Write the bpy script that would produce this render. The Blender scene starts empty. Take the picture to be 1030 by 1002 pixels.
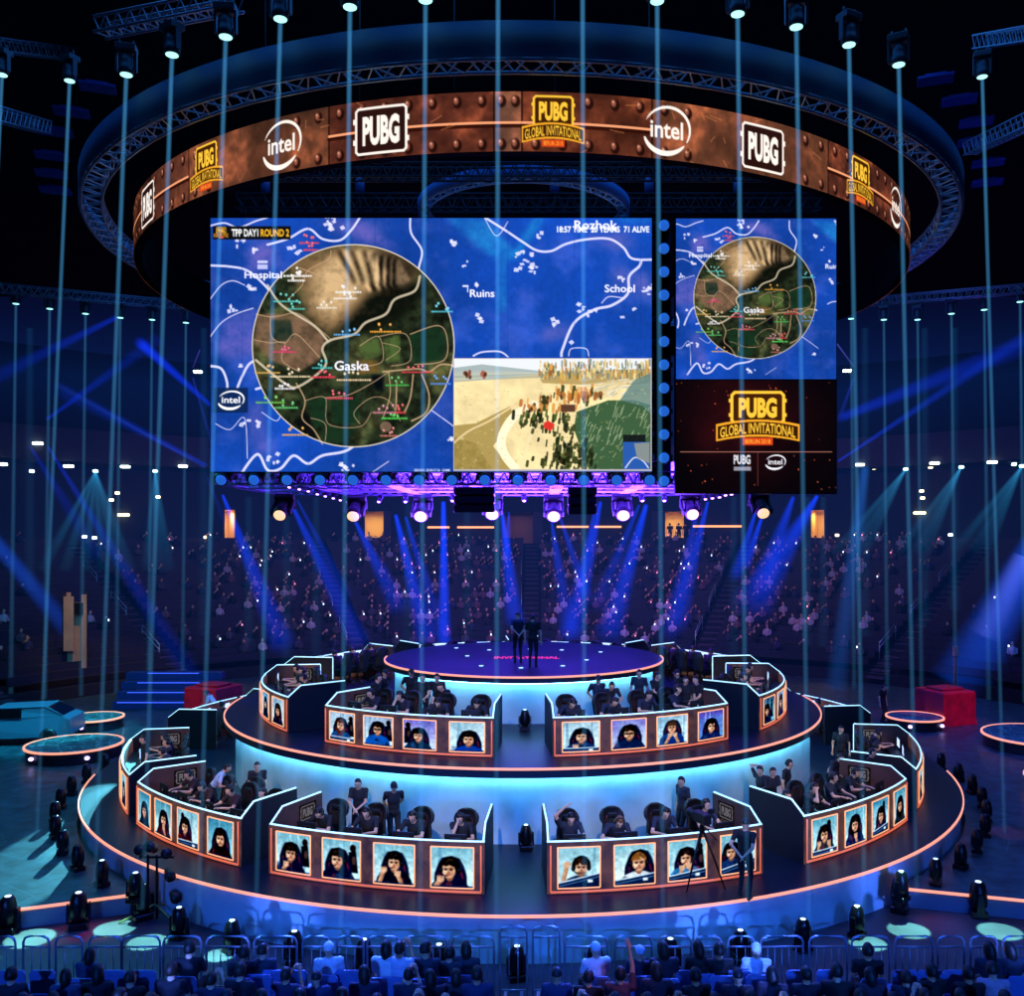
import bpy, bmesh, math, random
import numpy as np
from mathutils import Vector, Matrix, Euler
R = math.radians
rnd = random.Random(7)
scene = bpy.context.scene
COL = scene.collection

# ------------------------------------------------------------------ camera
F, CU, CV, CZ = 951.0, 541.0, 540.0, 8.6          # focal length and principal point of the photograph in pixels, eye height
cam = bpy.data.cameras.new('camera')
cam.sensor_width = 36; cam.lens = F / 1030 * 36
cam.shift_x = (515 - CU) / 1030; cam.shift_y = (CV - 501) / 1030
cam.clip_end = 400
camo = bpy.data.objects.new('camera', cam); COL.objects.link(camo)
camo.location = (0, 0, CZ); camo.rotation_euler = (R(90), 0, 0)
scene.camera = camo
vs = scene.view_settings
vs.view_transform = 'Standard'; vs.look = 'None'; vs.gamma = 1; vs.exposure = 0; vs.use_curve_mapping = False
scene.cycles.use_denoising = True
scene.cycles.max_bounces = 5; scene.cycles.diffuse_bounces = 2; scene.cycles.glossy_bounces = 2
scene.cycles.volume_bounces = 0; scene.cycles.sample_clamp_indirect = 3
scene.cycles.caustics_reflective = False; scene.cycles.caustics_refractive = False

def at(u, v, Y):
    return Vector(((u - CU) * Y / F, Y, CZ - (v - CV) * Y / F))
def atz(u, v, z):
    Y = F * (CZ - z) / (v - CV)
    return Vector(((u - CU) * Y / F, Y, z))
SX, SY = -0.48, 32.9                               # centre of the round stage
def pol(r, a, z=0.0):                              # a = 0 faces the camera, positive to the right
    return Vector((SX + r * math.sin(R(a)), SY - r * math.cos(R(a)), z))

# ------------------------------------------------------------------ materials
def lin(c):
    if isinstance(c, str):
        c = [int(c[i:i + 2], 16) / 255 for i in (0, 2, 4)]
    return tuple((x / 12.92 if x <= .04045 else ((x + .055) / 1.055) ** 2.4) for x in c[:3])
MATS = {}
def mat(name, col, rough=.6, metal=0.0, emit=None, power=1.0, noise=0.0, nscale=4.0, spec=.5, sampling=None):
    if name in MATS: return MATS[name]
    m = bpy.data.materials.new(name); m.use_nodes = True
    nt = m.node_tree; b = nt.nodes['Principled BSDF']
    c = lin(col)
    b.inputs['Base Color'].default_value = (*c, 1)
    b.inputs['Roughness'].default_value = rough; b.inputs['Metallic'].default_value = metal
    b.inputs['Specular IOR Level'].default_value = spec
    if noise:
        tc = nt.nodes.new('ShaderNodeTexCoord'); n = nt.nodes.new('ShaderNodeTexNoise')
        n.inputs['Scale'].default_value = nscale; n.inputs['Detail'].default_value = 4
        nt.links.new(tc.outputs['Object'], n.inputs['Vector'])
        cr = nt.nodes.new('ShaderNodeValToRGB')
        cr.color_ramp.elements[0].position = .3; cr.color_ramp.elements[1].position = .7
        cr.color_ramp.elements[0].color = (*[x * (1 - noise) for x in c], 1)
        cr.color_ramp.elements[1].color = (*[min(1, x * (1 + noise)) for x in c], 1)
        nt.links.new(n.outputs['Fac'], cr.inputs['Fac']); nt.links.new(cr.outputs['Color'], b.inputs['Base Color'])
    if emit is not None:
        b.inputs['Emission Color'].default_value = (*lin(emit), 1)
        b.inputs['Emission Strength'].default_value = power
    if sampling: m.cycles.emission_sampling = sampling
    MATS[name] = m
    return m
def beam_mat(name, col, dens, r0, r1, L, p=1.7, end=1.0):
    """imitates lit haze: a volume with its own glow along the beam and thins as the beam widens; local z runs 0..-L"""
    m = bpy.data.materials.new(name); m.use_nodes = True
    nt = m.node_tree; nt.nodes.clear()
    out = nt.nodes.new('ShaderNodeOutputMaterial'); em = nt.nodes.new('ShaderNodeEmission')
    em.inputs['Color'].default_value = (*lin(col), 1)
    nt.links.new(em.outputs[0], out.inputs['Volume'])
    tc = nt.nodes.new('ShaderNodeTexCoord'); sp = nt.nodes.new('ShaderNodeSeparateXYZ')
    nt.links.new(tc.outputs['Object'], sp.inputs[0])
    mr = nt.nodes.new('ShaderNodeMapRange')                  # radius at this height
    mr.inputs['From Min'].default_value = 0; mr.inputs['From Max'].default_value = -L
    mr.inputs['To Min'].default_value = 1; mr.inputs['To Max'].default_value = r1 / r0
    nt.links.new(sp.outputs['Z'], mr.inputs['Value'])
    pw = nt.nodes.new('ShaderNodeMath'); pw.operation = 'POWER'; pw.inputs[1].default_value = -p
    nt.links.new(mr.outputs[0], pw.inputs[0])
    fd = nt.nodes.new('ShaderNodeMapRange')
    fd.inputs['From Min'].default_value = 0; fd.inputs['From Max'].default_value = -L
    fd.inputs['To Min'].default_value = dens; fd.inputs['To Max'].default_value = dens * end
    nt.links.new(sp.outputs['Z'], fd.inputs['Value'])
    mu = nt.nodes.new('ShaderNodeMath'); mu.operation = 'MULTIPLY'
    nt.links.new(pw.outputs[0], mu.inputs[0]); nt.links.new(fd.outputs[0], mu.inputs[1])
    # soft edge: the haze is brightest along the axis
    def mth(op, a, b):
        q = nt.nodes.new('ShaderNodeMath'); q.operation = op
        for i, x in enumerate((a, b)):
            if x is None: continue
            if isinstance(x, (int, float)): q.inputs[i].default_value = x
            else: nt.links.new(x, q.inputs[i])
        return q.outputs[0]
    rho2 = mth('ADD', mth('MULTIPLY', sp.outputs['X'], sp.outputs['X']), mth('MULTIPLY', sp.outputs['Y'], sp.outputs['Y']))
    Rz = mth('MULTIPLY', mr.outputs[0], r0); q = mth('DIVIDE', rho2, mth('MULTIPLY', Rz, Rz))
    soft = mth('POWER', mth('MAXIMUM', mth('SUBTRACT', 1.0, q), 0.0), 1.3)
    nt.links.new(mth('MULTIPLY', mu.outputs[0], mth('MULTIPLY', soft, 1.6)), em.inputs['Strength'])
    m.cycles.volume_step_rate = max(.05, min(1, .35 * (r0 + r1) / (L * .034)))
    return m
def screen_mat():
    """LED screen: emits the picture stored point by point on its pixel grid"""
    if 'led_picture' in MATS: return MATS['led_picture']
    m = bpy.data.materials.new('led_picture'); m.use_nodes = True
    nt = m.node_tree; nt.nodes.clear()
    out = nt.nodes.new('ShaderNodeOutputMaterial'); em = nt.nodes.new('ShaderNodeEmission')
    a = nt.nodes.new('ShaderNodeAttribute'); a.attribute_name = 'picture'
    nt.links.new(a.outputs['Color'], em.inputs['Color']); nt.links.new(em.outputs[0], out.inputs['Surface'])
    em.inputs['Strength'].default_value = 1.0
    m.cycles.emission_sampling = 'NONE'
    MATS['led_picture'] = m
    return m

# ------------------------------------------------------------------ mesh building
class MB:
    """collects shapes for ONE mesh object"""
    def __init__(s): s.v = []; s.f = []; s.mi = []; s.smooth = []
    def add(s, vs_, fs, mi=0, sm=False):
        o = len(s.v); s.v += [tuple(p) for p in vs_]
        for f in fs: s.f.append([i + o for i in f]); s.mi.append(mi); s.smooth.append(sm)
        return s
    def box(s, c, d, rot=None, mi=0):
        h = Vector(d) / 2; pts = []
        M = rot if rot is not None else Matrix.Identity(3)
        if isinstance(M, (int, float)): M = Matrix.Rotation(M, 3, 'Z')
        for x in (-1, 1):
            for y in (-1, 1):
                for z in (-1, 1):
                    pts.append(Vector(c) + M @ Vector((x * h.x, y * h.y, z * h.z)))
        return s.add(pts, [(0, 1, 3, 2), (4, 6, 7, 5), (0, 4, 5, 1), (2, 3, 7, 6), (0, 2, 6, 4), (1, 5, 7, 3)], mi)
    def bbox(s, c, d, b=.02, rot=None, mi=0):
        """box with bevelled upright edges and a softened top"""
        M = rot if rot is not None else Matrix.Identity(3)
        if isinstance(M, (int, float)): M = Matrix.Rotation(M, 3, 'Z')
        hx, hy, hz = d[0] / 2, d[1] / 2, d[2] / 2
        b = min(b, hx * .9, hy * .9, hz * .9)
        rings = []
        for z, k in ((-hz, b), (-hz + b, 0), (hz - b, 0), (hz, b)):
            x, y = hx - k, hy - k
            q = b * .6
            rings.append([(x - q, -y), (x, -y + q), (x, y - q), (x - q, y), (-x + q, y), (-x, y - q), (-x, -y + q), (-x + q, -y)])
            rings[-1] = [Vector(c) + M @ Vector((p[0], p[1], z)) for p in rings[-1]]
        return s.loft(rings, mi)
    def loft(s, rings, mi=0, caps=True, sm=False, closed=True):
        n = len(rings[0]); vs_ = [p for r in rings for p in r]; fs = []
        for i in range(len(rings) - 1):
            for j in range(n if closed else n - 1):
                k = (j + 1) % n
                fs.append((i * n + j, i * n + k, (i + 1) * n + k, (i + 1) * n + j))
        if caps:
            fs.append(tuple(range(n))[::-1]); fs.append(tuple(range((len(rings) - 1) * n, len(rings) * n)))
        return s.add(vs_, fs, mi, sm)
    def tube(s, pts, r, n=6, mi=0, caps=True, sm=True):
        pts = [Vector(p) for p in pts]; rs = r if isinstance(r, (list, tuple)) else [r] * len(pts)
        rings = []; ref = None
        for i, p in enumerate(pts):
            t = (pts[min(i + 1, len(pts) - 1)] - pts[max(i - 1, 0)])
            if t.length < 1e-9: t = Vector((0, 0, 1))
            t.normalize()
            if ref is None:
                ref = Vector((0, 0, 1)) if abs(t.z) < .9 else Vector((1, 0, 0))
            a = t.cross(ref); a.normalize(); b = t.cross(a); ref = b.cross(t) if False else ref
            rings.append([p + (a * math.cos(2 * math.pi * k / n) + b * math.sin(2 * math.pi * k / n)) * rs[i] for k in range(n)])
        return s.loft(rings, mi, caps, sm)
    def lathe(s, prof, c=(0, 0, 0), n=24, mi=0, rot=None, sm=True):
        M = rot if rot is not None else Matrix.Identity(3)
        rings = [[Vector(c) + M @ Vector((r * math.cos(2 * math.pi * k / n), r * math.sin(2 * math.pi * k / n), z)) for k in range(n)] for r, z in prof]
        return s.loft(rings, mi, True, sm)
    def ball(s, c, r, n=12, m=8, mi=0, rot=None):
        if not isinstance(r, (list, tuple)): r = (r, r, r)
        M = rot if rot is not None else Matrix.Identity(3)
        rings = []
        for i in range(m + 1):
            ph = math.pi * (.03 + .94 * i / m)
            rings.append([Vector(c) + M @ Vector((r[0] * math.sin(ph) * math.cos(2 * math.pi * k / n), r[1] * math.sin(ph) * math.sin(2 * math.pi * k / n), -r[2] * math.cos(ph))) for k in range(n)])
        return s.loft(rings, mi, True, True)
    def arc(s, c, r0, r1, z0, z1, a0, a1, n=24, mi=0, sm=False):
        """curved slab about the centre c, angles in the stage's convention"""
        rings = []
        for i in range(n + 1):
            a = R(a0 + (a1 - a0) * i / n); d = Vector((math.sin(a), -math.cos(a), 0)); cc = Vector((c[0], c[1], 0))
            rings.append([cc + d * r0 + Vector((0, 0, z0)), cc + d * r1 + Vector((0, 0, z0)), cc + d * r1 + Vector((0, 0, z1)), cc + d * r0 + Vector((0, 0, z1))])
        full = abs(abs(a1 - a0) - 360) < 1e-6
        return s.loft(rings, mi, not full, sm)
    def prism(s, poly, z0, z1, mi=0):
        n = len(poly)
        return s.loft([[Vector((p[0], p[1], z)) for p in poly] for z in (z0, z1)], mi)
    def build(s, name, mats_, parent=None, origin=None, world=True):
        """world=True: the vertices are world coordinates and are moved into the object's own frame"""
        me = bpy.data.meshes.new(name)
        loc = Vector((0, 0, 0))
        if world:
            if parent is not None: base = parent.get('_w', None); base = Vector(base) if base is not None else Vector((0, 0, 0))
            else: base = Vector(origin) if origin is not None else Vector((0, 0, 0))
        else: base = Vector((0, 0, 0))
        vv = [(p[0] - base.x, p[1] - base.y, p[2] - base.z) for p in s.v]
        me.from_pydata(vv, [], s.f); me.update()
        if not isinstance(mats_, (list, tuple)): mats_ = [mats_]
        for m in mats_: me.materials.append(m)
        if any(s.mi): me.polygons.foreach_set('material_index', s.mi)
        if any(s.smooth): me.polygons.foreach_set('use_smooth', s.smooth)
        bm = bmesh.new(); bm.from_mesh(me); bmesh.ops.recalc_face_normals(bm, faces=bm.faces); bm.to_mesh(me); bm.free()
        o = bpy.data.objects.new(name, me); COL.objects.link(o)
        if parent is not None: o.parent = parent
        elif world: o.location = base
        if parent is None: o['_w'] = tuple(base)
        else: o['_w'] = tuple(base)
        return o
def tag(o, label=None, cat=None, group=None, kind=None):
    if label: o['label'] = label
    if cat: o['category'] = cat
    if group: o['group'] = group
    if kind: o['kind'] = kind
    return o
def thing(name, loc, label, cat, group=None, rz=0):
    o = bpy.data.objects.new(name, None); COL.objects.link(o); o.empty_display_size = .1
    o.location = loc; o.rotation_euler.z = rz; o['_w'] = tuple(loc)
    return tag(o, label, cat, group)
def struct(o): o['kind'] = 'structure'; return o
def dup(root, loc=None, rz=None, label=None, group=None, rot=None, scale=None):
    def cp(o, par):
        c = o.copy(); COL.objects.link(c); c.parent = par
        for ch in o.children: cp(ch, c)
        return c
    r = cp(root, None)
    if loc is not None: r.location = loc
    if rot is not None: r.rotation_euler = rot
    elif rz is not None: r.rotation_euler.z = rz
    if scale is not None: r.scale = scale if isinstance(scale, (tuple, list)) else (scale,) * 3
    if label: r['label'] = label
    if group: r['group'] = group
    return r
class Pool:
    """the first call moves the prototype itself, later calls copy it"""
    def __init__(s, make): s.make = make; s.proto = None
    def put(s, loc, rz=0, label=None, group=None, rot=None, scale=None):
        if s.proto is None:
            s.proto = s.make(); o = s.proto
            o.location = loc
            if rot is not None: o.rotation_euler = rot
            else: o.rotation_euler.z = rz
            if scale is not None: o.scale = scale if isinstance(scale, (tuple, list)) else (scale,) * 3
            if label: o['label'] = label
            if group: o['group'] = group
            return o
        return dup(s.proto, loc, rz, label, group, rot, scale)
ORD = ['first', 'second', 'third', 'fourth', 'fifth', 'sixth', 'seventh', 'eighth', 'ninth', 'tenth', 'eleventh', 'twelfth', 'thirteenth', 'fourteenth',
       'fifteenth', 'sixteenth', 'seventeenth', 'eighteenth', 'nineteenth', 'twentieth'] + ['%d%s' % (k, 'st' if k % 10 == 1 and k != 11 else 'nd' if k % 10 == 2 else 'rd' if k % 10 == 3 else 'th') for k in range(21, 60)]

# ------------------------------------------------------------------ painting of the pictures the LED screens show
class Canvas:
    def __init__(s, w, h, col=(0, 0, 0)):
        s.w, s.h = int(w), int(h); s.a = np.zeros((s.h, s.w, 3), np.float32); s.a[:] = s.c(col)
    def c(s, col):
        if isinstance(col, str): return np.array([int(col[i:i + 2], 16) / 255 for i in (0, 2, 4)], np.float32)
        return np.array(col, np.float32)
    def blend(s, x0, y0, m, col, al=1.0):
        h, w = m.shape
        X0, Y0 = max(0, x0), max(0, y0); X1, Y1 = min(s.w, x0 + w), min(s.h, y0 + h)
        if X1 <= X0 or Y1 <= Y0: return
        mm = (m[Y0 - y0:Y1 - y0, X0 - x0:X1 - x0] * al)[..., None]
        if isinstance(col, np.ndarray) and col.ndim == 3: cc = col[Y0:Y1, X0:X1]
        else: cc = s.c(col)
        s.a[Y0:Y1, X0:X1] = s.a[Y0:Y1, X0:X1] * (1 - mm) + cc * mm
    def poly(s, pts, col, al=1.0):
        p = np.array(pts, float); x0, y0 = int(math.floor(p[:, 0].min())) - 1, int(math.floor(p[:, 1].min())) - 1
        x1, y1 = int(math.ceil(p[:, 0].max())) + 2, int(math.ceil(p[:, 1].max())) + 2
        x0, y0, x1, y1 = max(x0, -2), max(y0, -2), min(x1, s.w + 2), min(y1, s.h + 2)
        if x1 <= x0 or y1 <= y0: return
        ss = 3; xs = x0 + (np.arange((x1 - x0) * ss) + .5) / ss; ys = y0 + (np.arange((y1 - y0) * ss) + .5) / ss
        X, Y = np.meshgrid(xs, ys); ins = np.zeros(X.shape, bool)
        n = len(p)
        for i in range(n):
            xa, ya = p[i]; xb, yb = p[(i + 1) % n]
            if ya == yb: continue
            c = ((ya > Y) != (yb > Y)) & (X < (xb - xa) * (Y - ya) / (yb - ya) + xa)
            ins ^= c
        m = ins.reshape(y1 - y0, ss, x1 - x0, ss).mean((1, 3)).astype(np.float32)
        s.blend(x0, y0, m, col, al)
    def ell(s, cx, cy, rx, ry, col, al=1.0, rot=0.0, soft=.5):
        r = max(rx, ry) + 2; x0, y0, x1, y1 = int(cx - r), int(cy - r), int(cx + r) + 2, int(cy + r) + 2
        X, Y = np.meshgrid(np.arange(x0, x1) + .5, np.arange(y0, y1) + .5)
        c_, s_ = math.cos(rot), math.sin(rot); dx, dy = X - cx, Y - cy
        u, v = (dx * c_ + dy * s_) / rx, (-dx * s_ + dy * c_) / ry
        d = (np.sqrt(u * u + v * v) - 1) * min(rx, ry)
        s.blend(x0, y0, np.clip(.5 - d / (2 * soft), 0, 1).astype(np.float32), col, al)
    def line(s, pts, wd, col, al=1.0, smooth=False, soft=.5):
        p = np.array(pts, float)
        if smooth and len(p) > 2:
            q = []
            for i in range(len(p) - 1):
                p0, p1, p2, p3 = p[max(i - 1, 0)], p[i], p[i + 1], p[min(i + 2, len(p) - 1)]
                for t in np.linspace(0, 1, 7)[:-1]:
                    q.append(.5 * (2 * p1 + (p2 - p0) * t + (2 * p0 - 5 * p1 + 4 * p2 - p3) * t * t + (3 * p1 - p0 - 3 * p2 + p3) * t ** 3))
            p = np.array(q + [p[-1]])
        r = wd / 2 + 1.5
        x0, y0 = max(int(p[:, 0].min() - r), -1), max(int(p[:, 1].min() - r), -1)
        x1, y1 = min(int(p[:, 0].max() + r) + 2, s.w + 1), min(int(p[:, 1].max() + r) + 2, s.h + 1)
        if x1 <= x0 or y1 <= y0: return
        D = np.full((y1 - y0, x1 - x0), 1e9, np.float32)
        for a, b in zip(p[:-1], p[1:]):
            bx0, by0 = max(int(min(a[0], b[0]) - r), x0), max(int(min(a[1], b[1]) - r), y0)
            bx1, by1 = min(int(max(a[0], b[0]) + r) + 2, x1), min(int(max(a[1], b[1]) + r) + 2, y1)
            if bx1 <= bx0 or by1 <= by0: continue
            X, Y = np.meshgrid(np.arange(bx0, bx1) + .5, np.arange(by0, by1) + .5)
            d = b - a; L = max(d @ d, 1e-9); t = np.clip(((X - a[0]) * d[0] + (Y - a[1]) * d[1]) / L, 0, 1)
            dd = np.hypot(X - a[0] - t * d[0], Y - a[1] - t * d[1])
            sub = D[by0 - y0:by1 - y0, bx0 - x0:bx1 - x0]; np.minimum(sub, dd, out=sub)
        s.blend(x0, y0, np.clip((wd / 2 - D) / (2 * soft) + .5, 0, 1), col, al)
    def rect(s, x0, y0, x1, y1, col, al=1.0): s.poly([(x0, y0), (x1, y0), (x1, y1), (x0, y1)], col, al)
    def text(s, txt, x0, y0, x1, y1, col, al=1.0, bold=.0, warp=None):
        """write txt so that it fills the box; warp(u, v) -> (du, dv) bends it"""
        T = glyphs(txt, bold); P = T.copy()
        P[..., 0] = x0 + T[..., 0] * (x1 - x0); P[..., 1] = y1 - T[..., 1] * (y1 - y0)
        if warp: P[..., 1] += warp(T[..., 0])
        ax, ay = int(P[..., 0].min()) - 1, int(P[..., 1].min()) - 1; bx, by = int(P[..., 0].max()) + 2, int(P[..., 1].max()) + 2
        ss = 4; W, H = (bx - ax) * ss, (by - ay) * ss; M = np.zeros((H, W), bool)
        Q = P.copy(); Q[..., 0] = (P[..., 0] - ax) * ss; Q[..., 1] = (P[..., 1] - ay) * ss
        for t in Q:
            i0, j0 = max(int(t[:, 0].min()), 0), max(int(t[:, 1].min()), 0); i1, j1 = min(int(t[:, 0].max()) + 2, W), min(int(t[:, 1].max()) + 2, H)
            X, Y = np.meshgrid(np.arange(i0, i1) + .5, np.arange(j0, j1) + .5)
            e = []
            for k in range(3):
                a, b = t[k], t[(k + 1) % 3]; e.append((b[0] - a[0]) * (Y - a[1]) - (b[1] - a[1]) * (X - a[0]))
            M[j0:j1, i0:i1] |= ((e[0] >= 0) & (e[1] >= 0) & (e[2] >= 0)) | ((e[0] <= 0) & (e[1] <= 0) & (e[2] <= 0))
        s.blend(ax, ay, M.reshape(by - ay, ss, bx - ax, ss).mean((1, 3)).astype(np.float32), col, al)
GL = {}
def glyphs(txt, bold):
    if (txt, bold) in GL: return GL[(txt, bold)]
    cu = bpy.data.curves.new('t', 'FONT'); cu.body = txt; cu.offset = bold; cu.resolution_u = 3; cu.fill_mode = 'FRONT'
    o = bpy.data.objects.new('t', cu); COL.objects.link(o)
    dg = bpy.context.evaluated_depsgraph_get(); me = o.evaluated_get(dg).to_mesh(); me.calc_loop_triangles()
    co = np.array([v.co[:2] for v in me.vertices]); tr = np.array([t.vertices[:] for t in me.loop_triangles])
    T = co[tr]; o.evaluated_get(dg).to_mesh_clear()
    bpy.data.objects.remove(o); bpy.data.curves.remove(cu)
    mn = T.reshape(-1, 2).min(0); mx = T.reshape(-1, 2).max(0); T = (T - mn) / (mx - mn)
    GL[(txt, bold)] = T; return T
def vnoise(w, h, sc, seed=0, oct=4):
    """value noise 0..1, feature size sc in canvas pixels"""
    g = np.random.RandomState(seed); out = np.zeros((h, w), np.float32); amp = 1; tot = 0
    for o in range(oct):
        f = sc / 2 ** o
        if f < 1: break
        gw, gh = int(w / f) + 3, int(h / f) + 3; G = g.rand(gh, gw)
        x = np.arange(w) / f; y = np.arange(h) / f; xi, yi = x.astype(int), y.astype(int); fx, fy = x - xi, y - yi
        fx, fy = fx * fx * (3 - 2 * fx), fy * fy * (3 - 2 * fy)
        A = G[np.ix_(yi, xi)]; B = G[np.ix_(yi, xi + 1)]; C_ = G[np.ix_(yi + 1, xi)]; D = G[np.ix_(yi + 1, xi + 1)]
        out += amp * ((A * (1 - fx) + B * fx) * (1 - fy[:, None]) + (C_ * (1 - fx) + D * fx) * fy[:, None]); tot += amp; amp *= .5
    return out / tot
def blur(a, r):
    k = np.exp(-.5 * (np.arange(-int(3 * r) - 1, int(3 * r) + 2) / r) ** 2); k /= k.sum(); n = len(k) // 2
    for ax_ in (0, 1):
        pad = [(0, 0)] * a.ndim; pad[ax_] = (n, n); p = np.pad(a, pad, mode='edge'); out = np.zeros_like(a)
        for i, w_ in enumerate(k): out += w_ * (p[i:i + a.shape[0]] if ax_ == 0 else p[:, i:i + a.shape[1]])
        a = out
    return a
def paint_mesh(name, cv, posfn, parent=None, origin=None, gain=1.0):
    """pixel grid carrying the canvas; posfn(U, V) -> xyz arrays, U, V in 0..1, V down"""
    h, w = cv.a.shape[:2]
    U, V = np.meshgrid(np.linspace(0, 1, w), np.linspace(0, 1, h))
    base = Vector(parent['_w']) if parent is not None else Vector(origin or (0, 0, 0))
    P = np.stack(posfn(U, V), -1).reshape(-1, 3) - np.array(base)
    i = np.arange((h - 1) * (w - 1)); r, c = i // (w - 1), i % (w - 1); a = r * w + c
    q = np.stack([a, a + w, a + w + 1, a + 1], 1).astype(np.int32)
    me = bpy.data.meshes.new(name); me.vertices.add(w * h); me.vertices.foreach_set('co', P.astype(np.float32).ravel())
    me.loops.add(q.size); me.loops.foreach_set('vertex_index', q.ravel())
    me.polygons.add(len(q)); me.polygons.foreach_set('loop_start', (np.arange(len(q)) * 4).astype(np.int32))
    me.update(calc_edges=True); me.validate()
    A = np.clip(cv.a, 0, 1); L = np.where(A <= .04045, A / 12.92, ((A + .055) / 1.055) ** 2.4) * gain
    at_ = me.color_attributes.new('picture', 'FLOAT_COLOR', 'POINT')
    at_.data.foreach_set('color', np.concatenate([L, np.ones((h, w, 1))], -1).astype(np.float32).ravel())
    me.materials.append(screen_mat())
    o = bpy.data.objects.new(name, me); COL.objects.link(o)
    if parent is not None: o.parent = parent
    else: o.location = base
    o['_w'] = tuple(base)
    return o

# --- logos (as the screens show them), drawn in a box
def logo_frame(cv, x0, y0, x1, y1, col, txt, wd=None, bg=None):
    w, h = x1 - x0, y1 - y0; wd = wd or w * .045
    if bg: cv.rect(x0, y0, x1, y1, bg)
    cv.line([(x0 + wd, y0), (x1 - wd, y0), (x1, y0 + wd), (x1, y1 - wd), (x1 - wd, y1), (x0 + wd, y1), (x0, y1 - wd), (x0, y0 + wd), (x0 + wd, y0)], wd, col)
    for yy in (y0 + h * .27, y1 - h * .27):
        for xx, sgn in ((x0, -1), (x1, 1)):
            cv.rect(min(xx, xx + sgn * w * .06), yy - h * .06, max(xx, xx + sgn * w * .06), yy + h * .06, col)
    cv.text(txt, x0 + w * .13, y0 + h * .17, x1 - w * .13, y1 - h * .17, col, bold=.05)
def logo_white(cv, cx, cy, w, h): logo_frame(cv, cx - w / 2, cy - h / 2, cx + w / 2, cy + h / 2, 'fff4ea', 'PUBG', bg=(.16, .07, .06))
def logo_gold(cv, cx, cy, w, h, blur=False):
    x0, x1, y0, y1 = cx - w / 2, cx + w / 2, cy - h / 2, cy + h / 2
    logo_frame(cv, cx - w * .31, y0, cx + w * .31, y0 + h * .58, 'ffc83c', 'PUBG', wd=w * .035, bg=(.25, .12, .03))
    d = h * .09
    def band(yt, yb, xa, xb, col):
        t = np.linspace(0, 1, 9); f = lambda q: -d * (1 - (2 * q - 1) ** 2)
        cv.poly([(xa + (xb - xa) * q, yt + f(q)) for q in t] + [(xa + (xb - xa) * q, yb + f(q)) for q in t[::-1]], col)
    band(y0 + h * .60, y0 + h * .92, x0, x1, 'f2a82a')
    band(y0 + h * .64, y0 + h * .88, x0 + w * .02, x1 - w * .02, '3a1806')
    cv.text('GLOBAL INVITATIONAL', x0 + w * .05, y0 + h * .66, x1 - w * .05, y0 + h * .86, 'ffc83c', bold=.02, warp=lambda q: -d * (1 - (2 * q - 1) ** 2))
    cv.rect(cx - w * .18, y0 + h * .85, cx + w * .18, y0 + h * .99, 'd8401a')
    cv.text('BERLIN 2018', cx - w * .15, y0 + h * .88, cx + w * .15, y0 + h * .96, 'ffc83c')
def logo_swirl(cv, cx, cy, w, h, col='fff4ea'):
    rx, ry = w / 2, h / 2
    def el(a0, a1, w0, w1):
        n = 26; pr = None
        for k in range(n + 1):
            a = R(a0 + (a1 - a0) * k / n); q = math.sin(math.pi * k / n) ** .6
            x, y = cx + rx * math.cos(a) , cy - ry * math.sin(a) - .10 * ry * math.cos(a)
            if pr: cv.line([pr, (x, y)], w0 + (w1 - w0) * q, col)
            pr = (x, y)
    el(-30, 152, w * .012, w * .06); el(198, 318, w * .02, w * .10)
    cv.text('intel', cx - rx * .72, cy - ry * .42, cx + rx * .70, cy + ry * .36, col, bold=.02)
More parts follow.
